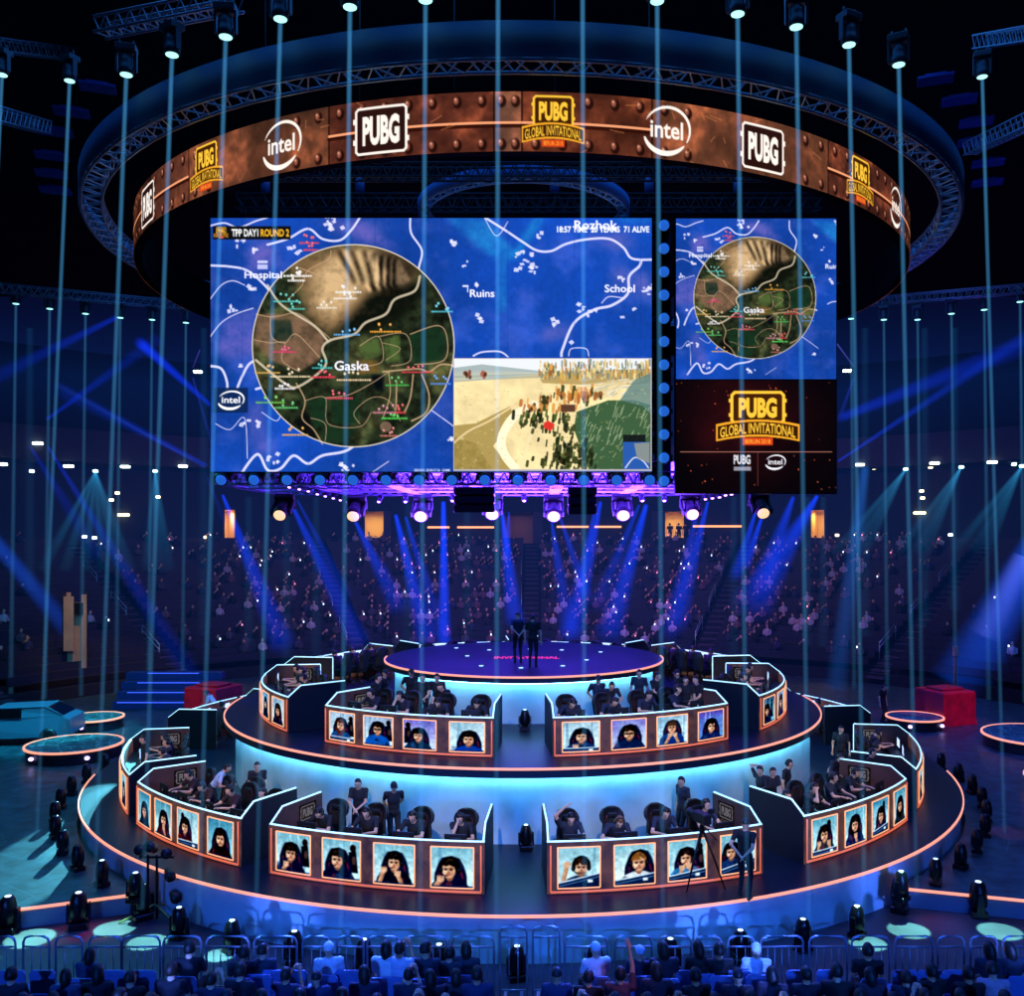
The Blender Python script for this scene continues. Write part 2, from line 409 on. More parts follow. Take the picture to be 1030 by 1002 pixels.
# ------------------------------------------------------------------ people
def skin_m(k=0): return mat('skin_%d' % k, ['d9a98a', 'c98f6c', '8d5f45'][k], .55)
def seg_ik(S, H, l1, l2, hint):
    S, H = Vector(S), Vector(H); d = H - S; L = min(d.length, (l1 + l2) * .995); dn = d.normalized(); H = S + dn * L
    a = (l1 * l1 - l2 * l2 + L * L) / (2 * L); h = math.sqrt(max(l1 * l1 - a * a, 0))
    hv = Vector(hint); hv = hv - dn * hv.dot(dn); hv.normalize()
    return S + dn * a + hv * h, H
BODY = {}
def body_meshes(key, pose):
    """one continuous body (voxel union of tapered limbs), hair and headset; facing -Y, feet or seat at z = 0"""
    if key in BODY: return BODY[key]
    g = pose.get
    prim = []          # (a, b, ra, rb, material)  tapered limbs;  ('e', c, r, material, rot)
    def cap(a, b, ra, rb, m): prim.append(('c', Vector(a), Vector(b), ra, rb, m))
    def ell(c, r, m, rot=None): prim.append(('e', Vector(c), Vector(r), m, rot or Matrix.Identity(3)))
    sit = g('sit', False); k = g('k', 1.0)
    hipz = .53 if sit else .93
    lean = R(g('lean', 8 if sit else 2)); side = R(g('side', 0))
    hip = Vector((0, 0, hipz))
    Mt = Matrix.Rotation(lean, 3, 'X') @ Matrix.Rotation(side, 3, 'Y')
    T = lambda x, y, z: hip + Mt @ Vector((x, y, z))
    ell(hip + Vector((0, .0, .01)), (.165, .125, .12), 2)
    ell(T(0, 0, .14), (.15, .11, .15), 1, Mt); ell(T(0, 0, .30), (.165, .12, .17), 1, Mt); ell(T(0, .01, .40), (.17, .105, .11), 1, Mt)
    shl, shr = T(.185, .01, .455), T(-.185, .01, .455)
    cap(shl, shr, .062, .062, 1); ell(shl, (.068, .068, .068), 1); ell(shr, (.068, .068, .068), 1)
    nk = T(0, .0, .50); hd_p = R(g('nod', 12)); hd_y = R(g('turn', 0)); hd_r = R(g('tilt', 0))
    Mh = Matrix.Rotation(lean * .5, 3, 'X') @ Matrix.Rotation(hd_y, 3, 'Z') @ Matrix.Rotation(hd_p, 3, 'X') @ Matrix.Rotation(hd_r, 3, 'Y')
    cap(T(0, 0, .43), nk + Mh @ Vector((0, -.01, .07)), .058, .052, 0)
    hc = nk + Mh @ Vector((0, -.02, .142))
    H = lambda x, y, z: hc + Mh @ Vector((x, y, z))
    ell(hc, (.076, .096, .112), 0, Mh); ell(H(0, -.022, -.055), (.058, .068, .062), 0, Mh); ell(H(0, -.055, -.09), (.03, .03, .024), 0, Mh)
    cap(H(0, -.090, .02), H(0, -.108, -.022), .010, .016, 0); ell(H(0, -.083, .028), (.056, .018, .012), 0, Mh)
    ell(H(.077, .0, -.005), (.012, .022, .032), 0, Mh); ell(H(-.077, .0, -.005), (.012, .022, .032), 0, Mh)
    hands = []
    for sgn, S, key2 in ((1, shl, 'lh'), (-1, shr, 'rh')):
        tgt = g(key2) or ((.24 * sgn, -.02, .86) if not sit else (.13 * sgn, -.42, .80))
        hint = g(key2 + 'e') or ((.6 * sgn, .6, -.4) if sit else (.7 * sgn, .8, 0))
        E_, W = seg_ik(S, tgt, .29, .25, hint)
        mid = S.lerp(E_, .62)
        if g('long'): cap(S, E_, .06, .047, 1); cap(E_, E_.lerp(W, .92), .047, .036, 1)
        else: cap(S, mid, .060, .050, 1); cap(mid, E_, .045, .038, 0)
        cap(E_, W, .040, .026, 0)
        dr = (W - E_).normalized(); up = Vector(g(key2 + 'n') or (0, 0, 1)); sd = dr.cross(up)
        if sd.length < .1: sd = dr.cross(Vector((1, 0, 0)))
        sd.normalize(); up = sd.cross(dr)
        Mx = Matrix((sd, dr, up)).transposed()
        ell(W + dr * .05, (.042, .052, .019), 0, Mx)
        hands.append((W, dr, sd, up, sgn))
    for sgn, kk in ((1, 'lf'), (-1, 'rf')):
        hp = hip + Vector((.09 * sgn, 0, -.02))
        if sit: kn = Vector((.13 * sgn, -.43, .50)); an = Vector((.13 * sgn, -.40 + g('foot', 0), .09))
        else:
            an = Vector(g(kk) or (.10 * sgn, .02, .09)); kn, an = seg_ik(hp, an, .44, .42, (0, -1, 0))
        cap(hp, kn, .088, .060, 2); cap(kn, an, .058, .040, 2)
        cap(an + Vector((0, .03, -.045)), an + Vector((0.01 * sgn, -.15, -.055)), .042, .034, 3)
    mb = MB()
    for p in prim:
        if p[0] == 'e': mb.ball(p[1], tuple(p[2]), 14, 9, rot=p[4])
        else:
            _, a, b, ra, rb, m = p; d = (b - a); L = max(d.length, 1e-4); q = d.normalized().to_track_quat('Z', 'Y').to_matrix()
            prof = [(ra * math.sin(R(t)), -ra * math.cos(R(t))) for t in (8, 35, 62, 90)] + [(rb * math.cos(R(t)), L + rb * math.sin(R(t))) for t in (0, 28, 55, 82)]
            mb.lathe(prof, a, 12, 0, q)
    src = mb.build('tmp', mat('dummy', '888888'), world=False)
    md = src.modifiers.new('r', 'REMESH'); md.mode = 'VOXEL'; md.voxel_size = g('vox', .017)
    sm = src.modifiers.new('s', 'SMOOTH'); sm.iterations = 2; sm.factor = .4
    dg = bpy.context.evaluated_depsgraph_get(); me = bpy.data.meshes.new_from_object(src.evaluated_get(dg))
    bpy.data.objects.remove(src)
    n = len(me.polygons); C_ = np.zeros(n * 3, np.float32); me.polygons.foreach_get('center', C_); C_ = C_.reshape(-1, 3)
    best = np.full(n, 1e9); mi = np.zeros(n, np.int32)
    for p in prim:
        if p[0] == 'e':
            Mi = np.array(p[4].transposed()); q = (C_ - np.array(p[1])) @ Mi.T / np.array(p[2]); d = (np.linalg.norm(q, axis=1) - 1) * min(p[2]); m = p[3]
        else:
            _, a, b, ra, rb, m = p; a, b = np.array(a), np.array(b); ab = b - a; t = np.clip(((C_ - a) @ ab) / max(ab @ ab, 1e-9), 0, 1)
            d = np.linalg.norm(C_ - a - t[:, None] * ab, axis=1) - (ra + (rb - ra) * t)
        u = d < best; best[u] = d[u]; mi[u] = m
    # details that keep their own shape: fingers, eyes, mouth
    vs_ = [tuple(v.co) for v in me.vertices]; fs = [list(p.vertices) for p in me.polygons]; mis = list(mi)
    X = MB()
    for W, dr, sd, up, sgn in hands:
        curl = g('curl', .5)
        for j, (o, L) in enumerate(((-.030, .070), (-.011, .079), (.010, .074), (.029, .058))):
            p0 = W + dr * .085 + sd * o; p1 = p0 + dr * L * .45 - up * L * .15 * curl; p2 = p1 + dr * L * .3 - up * L * .35 * curl; p3 = p2 + dr * L * .15 - up * L * .4 * curl
            X.tube([p0 - dr * .03, p0, p1, p2, p3], [.009, .009, .0085, .008, .005], 5, 0)
        t0 = W + dr * .02 - sd * .035 * sgn * (1 if sgn > 0 else 1); X.tube([W + dr * .015 - sd * sgn * .01, t0 + dr * .02 - up * .01, t0 + dr * .055 - sd * sgn * .01 - up * .02], [.012, .011, .007], 5, 0)
    for sx in (-1, 1):
        X.ball(H(.029 * sx, -.0905, .004), (.011, .006, .006), 6, 4, 4, Mh); X.ball(H(.029 * sx, -.094, .026), (.016, .005, .0035), 6, 4, 4, Mh)
    X.ball(H(0, -.089, -.058), (.021, .007, .006), 6, 4, 5, Mh)
    o = len(vs_); vs_ += X.v; fs += [[i + o for i in f] for f in X.f]; mis += X.mi
    body = bpy.data.meshes.new('body'); body.from_pydata(vs_, [], fs); body.update()
    body.polygons.foreach_set('material_index', mis); body.polygons.foreach_set('use_smooth', [True] * len(fs))
    # hair: a cap over the skull that leaves face and neck free
    hb = MB(); style = g('hair', 'short'); nn, mm = 20, 14; vv = []; ff = []
    gr = random.Random(hash(key) % 1000 if False else len(key))
    for i in range(mm + 1):
        ph = math.pi * i / mm
        for j in range(nn):
            th = 2 * math.pi * j / nn; q = 1 + .05 * gr.random()
            vv.append(Vector((.086 * q * math.sin(ph) * math.cos(th), .106 * q * math.sin(ph) * math.sin(th) + .008, .122 * q * math.cos(ph) + .006)))
    for i in range(mm):
        for j in range(nn):
            ids = (i * nn + j, i * nn + (j + 1) % nn, (i + 1) * nn + (j + 1) % nn, (i + 1) * nn + j); c = sum((vv[t] for t in ids), Vector()) / 4
            lim = .066 - .6 * (c.y + .03) if c.y < .02 else -.055
            if style == 'long' and c.y > -.035: lim = -.2
            if style == 'cap': lim = .035 if c.y < .04 else .0
            if c.z > lim: ff.append(ids)
    if style == 'long':
        vv = [v if v.z > -.02 or v.y < -.04 else Vector((v.x * 1.1, v.y * 1.05 + .01, v.z * 1.9)) for v in vv]
    if style == 'cap':
        o = len(vv); br = []
        for r_, z_ in ((.085, .048), (.150, .028)):
            for j in range(9):
                a = R(-42 + 84 * j / 8); br.append(Vector((r_ * .95 * math.sin(a), -r_ * math.cos(a) * (1.0) - .0, z_)))
        vv += br; ff += [(o + j, o + j + 1, o + 9 + j + 1, o + 9 + j) for j in range(8)]
    hm = bpy.data.meshes.new('hair'); hm.from_pydata([tuple(hc + Mh @ v) for v in vv], [], ff); hm.update()
    hm.polygons.foreach_set('use_smooth', [True] * len(ff))
    bm = bmesh.new(); bm.from_mesh(hm); bmesh.ops.delete(bm, geom=[v for v in bm.verts if not v.link_faces], context='VERTS'); bmesh.ops.recalc_face_normals(bm, faces=bm.faces)
    bmesh.ops.solidify(bm, geom=bm.faces, thickness=.006); bm.to_mesh(hm); bm.free()
    hs = MB()
    hs.tube([H(.098 * math.cos(R(t)), 0, .02 + .118 * math.sin(R(t))) for t in range(0, 181, 20)], .010, 6)
    for sx in (-1, 1): hs.lathe([(.02, -.02), (.042, -.016), (.042, .010), (.03, .018)], H(.088 * sx, 0, -.005), 12, 0, Mh @ Matrix.Rotation(R(90), 3, 'Y'))
    hs.tube([H(-.09, -.02, -.02), H(-.075, -.08, -.075), H(-.03, -.115, -.08)], .004, 5)
    BODY[key] = (body, hm, hs); return BODY[key]
VAR = {}
def person(key, pose, shirt, label, group=None, loc=(0, 0, 0), rz=0, cap_col=None, hair='120d0c', headset=False, skin=0, trousers='0c0e16', scale=1.0, cat='person', name='person'):
    vk = (key, shirt, cap_col, hair, headset, skin, trousers)
    if vk not in VAR:
        body, hm, hs = body_meshes(key, pose)
        b = body.copy()
        for m in (skin_m(skin), mat('shirt_' + shirt, shirt, .8, noise=.12, nscale=20), mat('trousers_' + trousers, trousers, .8), mat('shoe', '101010', .5), mat('eye', '0a0808', .3), mat('lips', '8c4a44', .5)): b.materials.append(m)
        h = hm.copy(); hc_ = cap_col or hair; h.materials.append(mat('hair_' + hc_, hc_, .55, noise=.2, nscale=60))
        hh = None
        if headset:
            if not hasattr(hs, 'done'):
                o = hs.build('headset', mat('headset_black', '0b0b0d', .4), world=False); hs.done = o.data; bpy.data.objects.remove(o)
            hh = hs.done
        VAR[vk] = (b, h, hh)
    b, h, hh = VAR[vk]
    t = thing(name, loc, label, cat, group, rz); t.scale = (scale,) * 3
    o = bpy.data.objects.new('body', b); COL.objects.link(o); o.parent = t
    o = bpy.data.objects.new('cap' if cap_col else 'hair', h); COL.objects.link(o); o.parent = t
    if hh: o = bpy.data.objects.new('headset', hh); COL.objects.link(o); o.parent = t
    return t
POSES = {
    'play': dict(sit=True, lean=14, nod=22, lh=(.10, -.50, .80), rh=(-.20, -.48, .80)),
    'play_low': dict(sit=True, lean=27, nod=30, lh=(.12, -.55, .80), rh=(-.22, -.52, .80), tilt=6),
    'play_up': dict(sit=True, lean=4, nod=8, lh=(.12, -.46, .80), rh=(-.18, -.46, .80), turn=12),
    'chin': dict(sit=True, lean=16, nod=16, lh=(.15, -.50, .80), rh=(-.03, -.30, 1.10), rhe=(-.4, -.2, -1), turn=-10),
    'hold': dict(sit=True, lean=14, nod=20, rh=(-.13, -.20, 1.36), rhe=(-1, -.3, .2), lh=(.14, -.48, .80)),
    'clasp': dict(lh=(.04, -.24, .98), rh=(-.04, -.25, 1.0), lhe=(1, .3, -.3), rhe=(-1, .3, -.3), nod=14),
    'behind': dict(lh=(.06, .20, 1.0), rh=(-.06, .21, .98), lhe=(1, .6, 0), rhe=(-1, .6, 0), nod=10, hair='cap'),
    'down': dict(nod=14, turn=20, lh=(.26, -.04, .86), rh=(-.26, -.02, .86)),
    'scratch': dict(rh=(-.10, .02, 1.66), rhe=(-1, 0, .3), lh=(.18, -.24, 1.05), nod=16),
    'point': dict(rh=(-.30, -.42, 1.12), lh=(.22, -.10, .90), lean=12, nod=24),
    'bend': dict(lean=38, nod=10, lh=(.16, -.50, 1.0), rh=(-.2, -.45, 1.0)),
    'operate': dict(lean=4, nod=4, lh=(.12, -.36, 1.34), rh=(-.14, -.34, 1.32)),
    'lean_sit': dict(sit=True, lean=-4, nod=4, lh=(.10, -.25, .72), rh=(-.10, -.27, .72)),
    'watch': dict(sit=True, lean=2, nod=2, lh=(.12, -.34, .66), rh=(-.12, -.34, .66), vox=.02),
    'watch_long': dict(sit=True, lean=5, nod=8, hair='long', lh=(.08, -.30, .68), rh=(-.08, -.30, .68), vox=.02, turn=25),
    'watch_cap': dict(sit=True, lean=3, nod=0, hair='cap', lh=(.12, -.34, .66), rh=(-.12, -.34, .66), vox=.02),
    'watch_side': dict(sit=True, lean=6, nod=6, turn=-35, tilt=8, lh=(.2, -.30, .66), rh=(-.05, -.34, .80), vox=.02, long=True),
    'cheer': dict(sit=True, lean=-2, nod=-8, rh=(-.12, -.16, 1.66), rhe=(-1, -.2, .2), rhn=(0, 1, 0), lh=(.12, -.34, .66), curl=.15, long=False),
    'filming': dict(sit=True, lean=2, nod=-2, lh=(.07, -.38, 1.06), rh=(-.07, -.38, 1.06), lhe=(.3, -.1, -1), rhe=(-.3, -.1, -1), vox=.02),
}
def P_(key, shirt, label, **k):
    return person(key, POSES[key], shirt, label, **k)

# ------------------------------------------------------------------ furniture of the booths
BLK = mat('black_plastic', '101114', .45); BLKM = mat('black_metal', '14161a', .4, .6)
def make_chair():
    t = thing('gaming_chair', (0, 0, 0), 'x', 'chair')
    m = mat('black_upholstery', '0d0d11', .55, noise=.15, nscale=30); acc = mat('red_upholstery', '5c1018', .6)
    # seat
    b = MB(); b.bbox((0, 0, .47), (.50, .50, .11), .04); b.box((.235, -.02, .52), (.07, .46, .07)); b.box((-.235, -.02, .52), (.07, .46, .07)); b.build('seat', m, t)
    b = MB()   # shell of the tall backrest with shoulder wings
    prof = [(.50, .22), (.62, .25), (.78, .24), (.92, .22), (1.02, .28), (1.12, .29), (1.20, .26), (1.27, .20), (1.31, .11)]
    rings = []
    for z, w in prof:
        y = .24 + (z - .5) * .16
        rings.append([(-w, y - .07, z), (-w * .7, y - .02, z), (w * .7, y - .02, z), (w, y - .07, z), (w, y + .03, z), (w * .5, y + .07, z), (-w * .5, y + .07, z), (-w, y + .03, z)])
    b.loft(rings, sm=True); b.build('backrest', m, t)
    b = MB()
    for sx in (-1, 1):
        b.tube([(sx * .13, .215, .60), (sx * .13, .25, .9), (sx * .15, .27, 1.05), (sx * .10, .29, 1.18)], .010, 5)
    b.build('stripe', acc, t)['label'] = 'red stripes'
    b = MB(); b.bbox((0, .275, 1.14), (.24, .07, .12), .03); b.build('head_cushion', m, t)
    for sx in (-1, 1):
        b = MB(); b.bbox((sx * .30, .02, .68), (.07, .28, .035), .012); b.box((sx * .30, .05, .57), (.03, .05, .20)); b.build('armrest', BLK, t)
    b = MB(); b.lathe([(.03, .12), (.03, .41), (.05, .415)], n=10); b.build('gas_lift', BLKM, t)
    b = MB()
    for k in range(5):
        a = R(72 * k); b.tube([(0, 0, .12), (.30 * math.cos(a), .30 * math.sin(a), .07)], [.035, .02], 6)
    w = b.build('star_base', BLK, t)
    b = MB()
    for k in range(5):
        a = R(72 * k); b.ball((.30 * math.cos(a), .30 * math.sin(a), .032), .032, 8, 6)
    b.build('castor', BLK, w)
    return t
def make_monitor():
    t = thing('monitor', (0, 0, 0), 'x', 'monitor')
    b = MB(); b.bbox((0, 0, .22), (.50, .035, .29), .01); b.bbox((0, -.025, .22), (.26, .03, .14), .01); h = b.build('housing', BLK, t)
    b = MB(); b.box((0, .0195, .22), (.47, .002, .26)); b.build('display', mat('monitor_glow', '203040', .3, emit='b8d4ff', power=1.6, sampling='NONE'), t)
    b = MB(); b.box((0, -.03, .09), (.05, .03, .16)); b.bbox((0, -.0, .008), (.24, .18, .016), .006); b.build('stand', BLKM, t)
    b = MB(); b.box((0, -.0415, .22), (.05, .002, .05)); b.build('badge', mat('white_mark', 'd8dce6', .5), t)
    return t
chairs, monitors = Pool(make_chair), Pool(make_monitor)

# ------------------------------------------------------------------ portraits shown in the booth screens
def portrait(seed, o=None):
    o = o or {}; r = random.Random(seed * 7 + 3); W, H = 76, 84; S = W / 56
    cv = Canvas(W, H); top = np.array(cv.c(o.get('bg', '8fd0e8'))); bot = np.array(cv.c(o.get('bg2', 'dff2fa')))
    t = np.linspace(0, 1, H)[:, None, None]; s_ = np.linspace(0, 1, W)[None, :, None]
    n = vnoise(W, H, 26, seed)[..., None]; n2 = vnoise(W, H, 6, seed + 1)[..., None]
    g = np.clip(t * 1.2 + (n - .5) * .8 + .15 * s_, 0, 1); cv.a[:] = top * .82 * (1 - g) + (bot * .8 + top * .17) * g
    for k in range(4):
        x = r.uniform(0, W); cv.line([(x, 0), (x + r.uniform(-8, 8), H)], r.uniform(1.5, 5), r.choice(['5088a8', 'e8f8ff', '7cb4cc', '40688c']), .35)
    hx, hy = W * o.get('x', .48), H * (o.get('y', .5) - .02); q = o.get('s', 1.0) * 11.6 * S; E = lambda x, y, a, b, c, al=1, rot=0, so=.8: cv.ell(hx + x * q, hy + y * q, a * q, b * q, c, al, rot, so)
    if o.get('behind'):
        bx = W * o['behind']; cv.poly([(bx - 9, H * .8), (bx - 8, H * .3), (bx + 6, H * .26), (bx + 10, H * .8)], '10131f'); cv.ell(bx, H * .2, 6, 8, '20161a'); cv.ell(bx + 2, H * .5, 4, 9, '6c4c44', .7)
    if o.get('chair', 1):
        sg = o.get('stripe', 'b02840'); cv.poly([(hx - 1.55 * q, H + 2), (hx - 1.5 * q, hy + .6 * q), (hx - 1.15 * q, hy - .5 * q), (hx - .75 * q, hy - 1.25 * q), (hx + .2 * q, hy - 1.5 * q), (hx + 1.0 * q, hy - 1.2 * q), (hx + 1.4 * q, hy - .4 * q), (hx + 1.7 * q, hy + .7 * q), (hx + 1.75 * q, H + 2)], o.get('seat', '161c38')); E(-.55, -.55, .5, .6, '2c3a64', .55, 0, 3); E(.9, -.3, .35, .6, '283458', .5, 0, 3); E(-.95, .5, .10, .6, sg, .55, .25); E(1.22, .7, .10, .55, sg, .55, -.25); E(.1, -1.0, .8, .35, '1a2038', .7)
    sh = o.get('shirt', '141a38'); tl = o.get('tilt', 0) + .04 * r.uniform(-1, 1); sk = o.get('skin', 'eab89c'); hr = o.get('hair', '1b120f')
    cv.poly([(hx - 2.2 * q, H + 2), (hx - 1.95 * q, hy + 2.1 * q), (hx - 1.5 * q, hy + 1.5 * q), (hx - .6 * q, hy + 1.12 * q), (hx + .6 * q, hy + 1.12 * q), (hx + 1.6 * q, hy + 1.55 * q), (hx + 2.0 * q, hy + 2.2 * q), (hx + 2.2 * q, H + 2)], sh)
    for k in range(7): cv.ell(hx + r.uniform(-1.8, 1.8) * q, hy + r.uniform(1.5, 3) * q, r.uniform(.1, .4) * q, r.uniform(.2, .5) * q, r.choice(['2a4878', '0a0c18', '3c5c90', 'a04048']), .45)
    E(0, .95, .36, .5, '90604c', 1)
    if o.get('long'): E(0, .45, 1.0, 1.5, hr, 1, 0, 1.5)
    E(0, -.22, .84, .92, hr, 1, tl, 1.0)
    E(tl * .8, .22, .66, .86, sk, 1, tl, 1.0); E(.30 + tl, .30, .34, .66, 'c08468', .55, tl, 2.5); E(-.18 + tl, .30, .28, .4, 'ffdcc4', .5, tl, 2.5); E(tl * .8, .78, .40, .26, 'b87c64', .5, 0, 2)
    for k in range(26): E(r.uniform(-.62, .62), r.uniform(-1.08, -.38), .16, .24, hr, .9, r.uniform(-1, 1), .8)
    for k in range(6): E(r.uniform(-.5, .5), r.uniform(-1.1, -.5), .10, .18, '4a3a34', .5, r.uniform(-1, 1), .8)
    E(tl * .8, .02, .56, .13, '6c4638', .55, tl, 1.6)
    for sx in (-1, 1):
        E(sx * .28 + tl * .8, .02, .17, .06, '20120e', .95, -sx * .1 + tl, .5); E(sx * .27 + tl * .8, .16, .13, .07, '180e10', .95, 0, .5)
    E(.04 + tl * .9, .40, .10, .17, 'a86c54', .8, 0, 1.0); E(tl, .47, .15, .06, '7c4838', .8, 0, .6); E(tl, .68, .21, .055, '8c3c38', .9, 0, .6)
    if o.get('beard'): E(0, .88, .46, .20, '4a3026', .7, 0, 2.0)
    if o.get('glasses'):
        for sx in (-1, 1): x0, x1 = hx + sx * .08 * q, hx + sx * .52 * q; cv.line([(x0, hy + .06 * q), (x1, hy + .04 * q), (x1, hy + .28 * q), (x0, hy + .28 * q), (x0, hy + .06 * q)], 1.3, '141414')
    if o.get('headset', 1):
        cv.line([(hx - .92 * q, hy + .1 * q), (hx - .86 * q, hy - .6 * q), (hx - .3 * q, hy - 1.22 * q), (hx + .3 * q, hy - 1.24 * q), (hx + .88 * q, hy - .6 * q), (hx + .95 * q, hy + .1 * q)], 2.6 * S, '08080e', smooth=True)
        for sx in (-1, 1): E(sx * .88, .18, .22, .38, '0a0b12', 1, 0, .8); E(sx * .92, .10, .08, .14, '4a5c80', .7)
        cv.line([(hx - .85 * q, hy + .5 * q), (hx - .5 * q, hy + .85 * q), (hx - .2 * q, hy + .82 * q)], 1.6, '0a0a10')
    for hand in o.get('hands', []):
        ax_, ay = hx + hand[0] * q, hy + hand[1] * q; cv.line([(hx + hand[2] * q, H + 2), (ax_, ay)], .5 * q, 'd09c80'); cv.line([(hx + hand[2] * q + 2, H + 2), (ax_ + 2, ay)], .2 * q, 'a06c54', .6)
        cv.ell(ax_, ay, .36 * q, .32 * q, 'e0ac90', 1, 0, 1)
        for k in range(4): cv.line([(ax_ - .26 * q + .18 * q * k, ay), (ax_ - .30 * q + .2 * q * k, ay - .42 * q)], 2.2, 'e8b89c'); cv.line([(ax_ - .17 * q + .18 * q * k, ay), (ax_ - .2 * q + .2 * q * k, ay - .4 * q)], .9, '8c5848', .8)
    if o.get('desk'):
        d = o['desk']; cv.poly([(0, H * .88), (W, H * (.88 - d)), (W, H + 2), (0, H + 2)], '14284c'); cv.line([(0, H * .87), (W, H * (.87 - d))], 2.4, 'd0e4ff'); cv.line([(0, H * .95), (W, H * (.95 - d))], 1.6, '5c84b8'); cv.rect(W * .70, H * (.91 - d * .5), W * .82, H * (.98 - d * .5), 'e8eef8')
    else: cv.rect(0, H * .94, W, H, '122a58', .7)
    a = blur(cv.a, .8); a = a * (.84 + .32 * n2); a = np.clip((a - .5) * 1.18 + .47, 0, 1); a[..., 0] *= .95; cv.a = a.astype(np.float32); return cv
PORT = {
 'CL': [dict(x=.42, y=.52, s=1.0, behind=.84, hair='14100e', tilt=.1, hands=[(-.6, 1.7, -1.2)]), dict(x=.40, y=.52, s=1.05, behind=.80, tilt=-.05), dict(x=.50, y=.46, s=1.0, shirt='101426', hands=[(-1.2, 1.2, -1.8), (.4, 1.6, 1.0)], hair='0d0c10'), dict(x=.44, y=.55, s=1.12, hair='15100e', hands=[(-.9, 1.3, -1.6)], tilt=-.12)],
 'CR': [dict(x=.55, y=.50, s=1.0, chair=0, desk=.22, hair='2a1a14', beard=1, hands=[(-1.6, -.2, -2.2)], bg='9cd4e8', shirt='20304a'), dict(x=.60, y=.46, s=1.1, desk=.14, hair='8c5a30', bg2='fbffff', shirt='d8dce8'), dict(x=.46, y=.46, s=.95, desk=.12, hands=[(.4, 1.3, 1.4), (-.5, 1.5, -1.0)], hair='20141a', shirt='3078b0', behind=.82), dict(x=.30, y=.45, s=.9, desk=.2, hair='1a1214', behind=.75, shirt='203868')],
 'L': [dict(x=.52, y=.55, s=.95, bg='3890b4', bg2='b8e4f0', hair='100c0c', headset=0, shirt='0c1020'), dict(x=.52, y=.52, s=.95, bg='58a8c4', bg2='eef8f8', hair='100c0c', shirt='401820', hands=[(.1, 1.5, .8)]), dict(x=.35, y=.48, s=.95, bg2='ffffff', desk=.05, hair='100c0c', behind=.25, shirt='3a1420'), dict(x=.50, y=.52, s=1.05, bg='4aa0c4', bg2='a8d8e8', long=1, hair='180e0c', shirt='241018')],
 'R': [dict(x=.48, y=.48, s=.95, bg='60b8d4', hair='1a1210', behind=.66, hands=[(-1.0, 1.4, -1.4), (.9, 1.5, 1.4)], shirt='183040', desk=.001, headset=1), dict(x=.46, y=.46, s=1.0, bg='58b0d0', long=1, shirt='16204a', hair='120e12', hands=[(.2, 1.8, .6)]), dict(x=.52, y=.50, s=.95, bg='48a0c8', hair='0e0c10', behind=.7, shirt='122040', desk=.1), dict(x=.50, y=.50, s=1.0, bg='50a8c8', long=1, hair='0e0c10', shirt='1c2c30')],
 'UCL': [dict(x=.45, y=.46, s=.95, bg='c8dcf8', hair='5a2a20', desk=.001, behind=.85, shirt='1c4a80', long=1), dict(x=.48, y=.44, s=.95, bg='c0d4f8', hair='100c10', glasses=1, shirt='1858b0', behind=.85), dict(x=.46, y=.54, s=.95, bg='8878e8', hair='0c0a0c', behind=.15, shirt='18304c'), dict(x=.54, y=.58, s=1.05, bg='b8e0f8', bg2='e8f4ff', hair='0e0c10', shirt='1440a0', stripe='d0343c')],
 'UCR': [dict(x=.50, y=.50, s=1.0, bg='c0e0f8', hair='0c0b10', shirt='203a6c', desk=.001, hands=[(-.7, 1.9, -1.4)]), dict(x=.50, y=.48, s=1.05, bg='8c80e8', bg2='d0e8f8', glasses=1, hair='14100f', shirt='142850'), dict(x=.48, y=.42, s=.92, bg='b0d8f8', hair='4a3428', headset=0, shirt='183880', hands=[(-.3, 1.6, -1.3), (.5, 1.6, 1.3)]), dict(x=.48, y=.56, s=1.0, bg='7060d8', bg2='60a8e0', hair='0c0a0e', shirt='14285c', tilt=.2)],
 'UL': [dict(x=.5, y=.5, bg='9cc8f0', s=.95), dict(x=.5, y=.5, bg='a8d4f0', s=1.0, hair='14100e'), dict(x=.5, y=.45, bg='6cb0e8', s=.95, long=1), dict(x=.5, y=.48, bg='a8c8e8', s=1.0, long=1, hair='2a1c1c', shirt='101430')],
 'UR': [dict(x=.28, y=.5, bg='2c5884', bg2='90d8f0', s=.9, behind=.7), dict(x=.5, y=.45, bg='88a8d8', s=1.1, hair='3a2420', shirt='202850'), dict(x=.5, y=.5, bg='a0a0e0'), dict(x=.5, y=.5)],
}
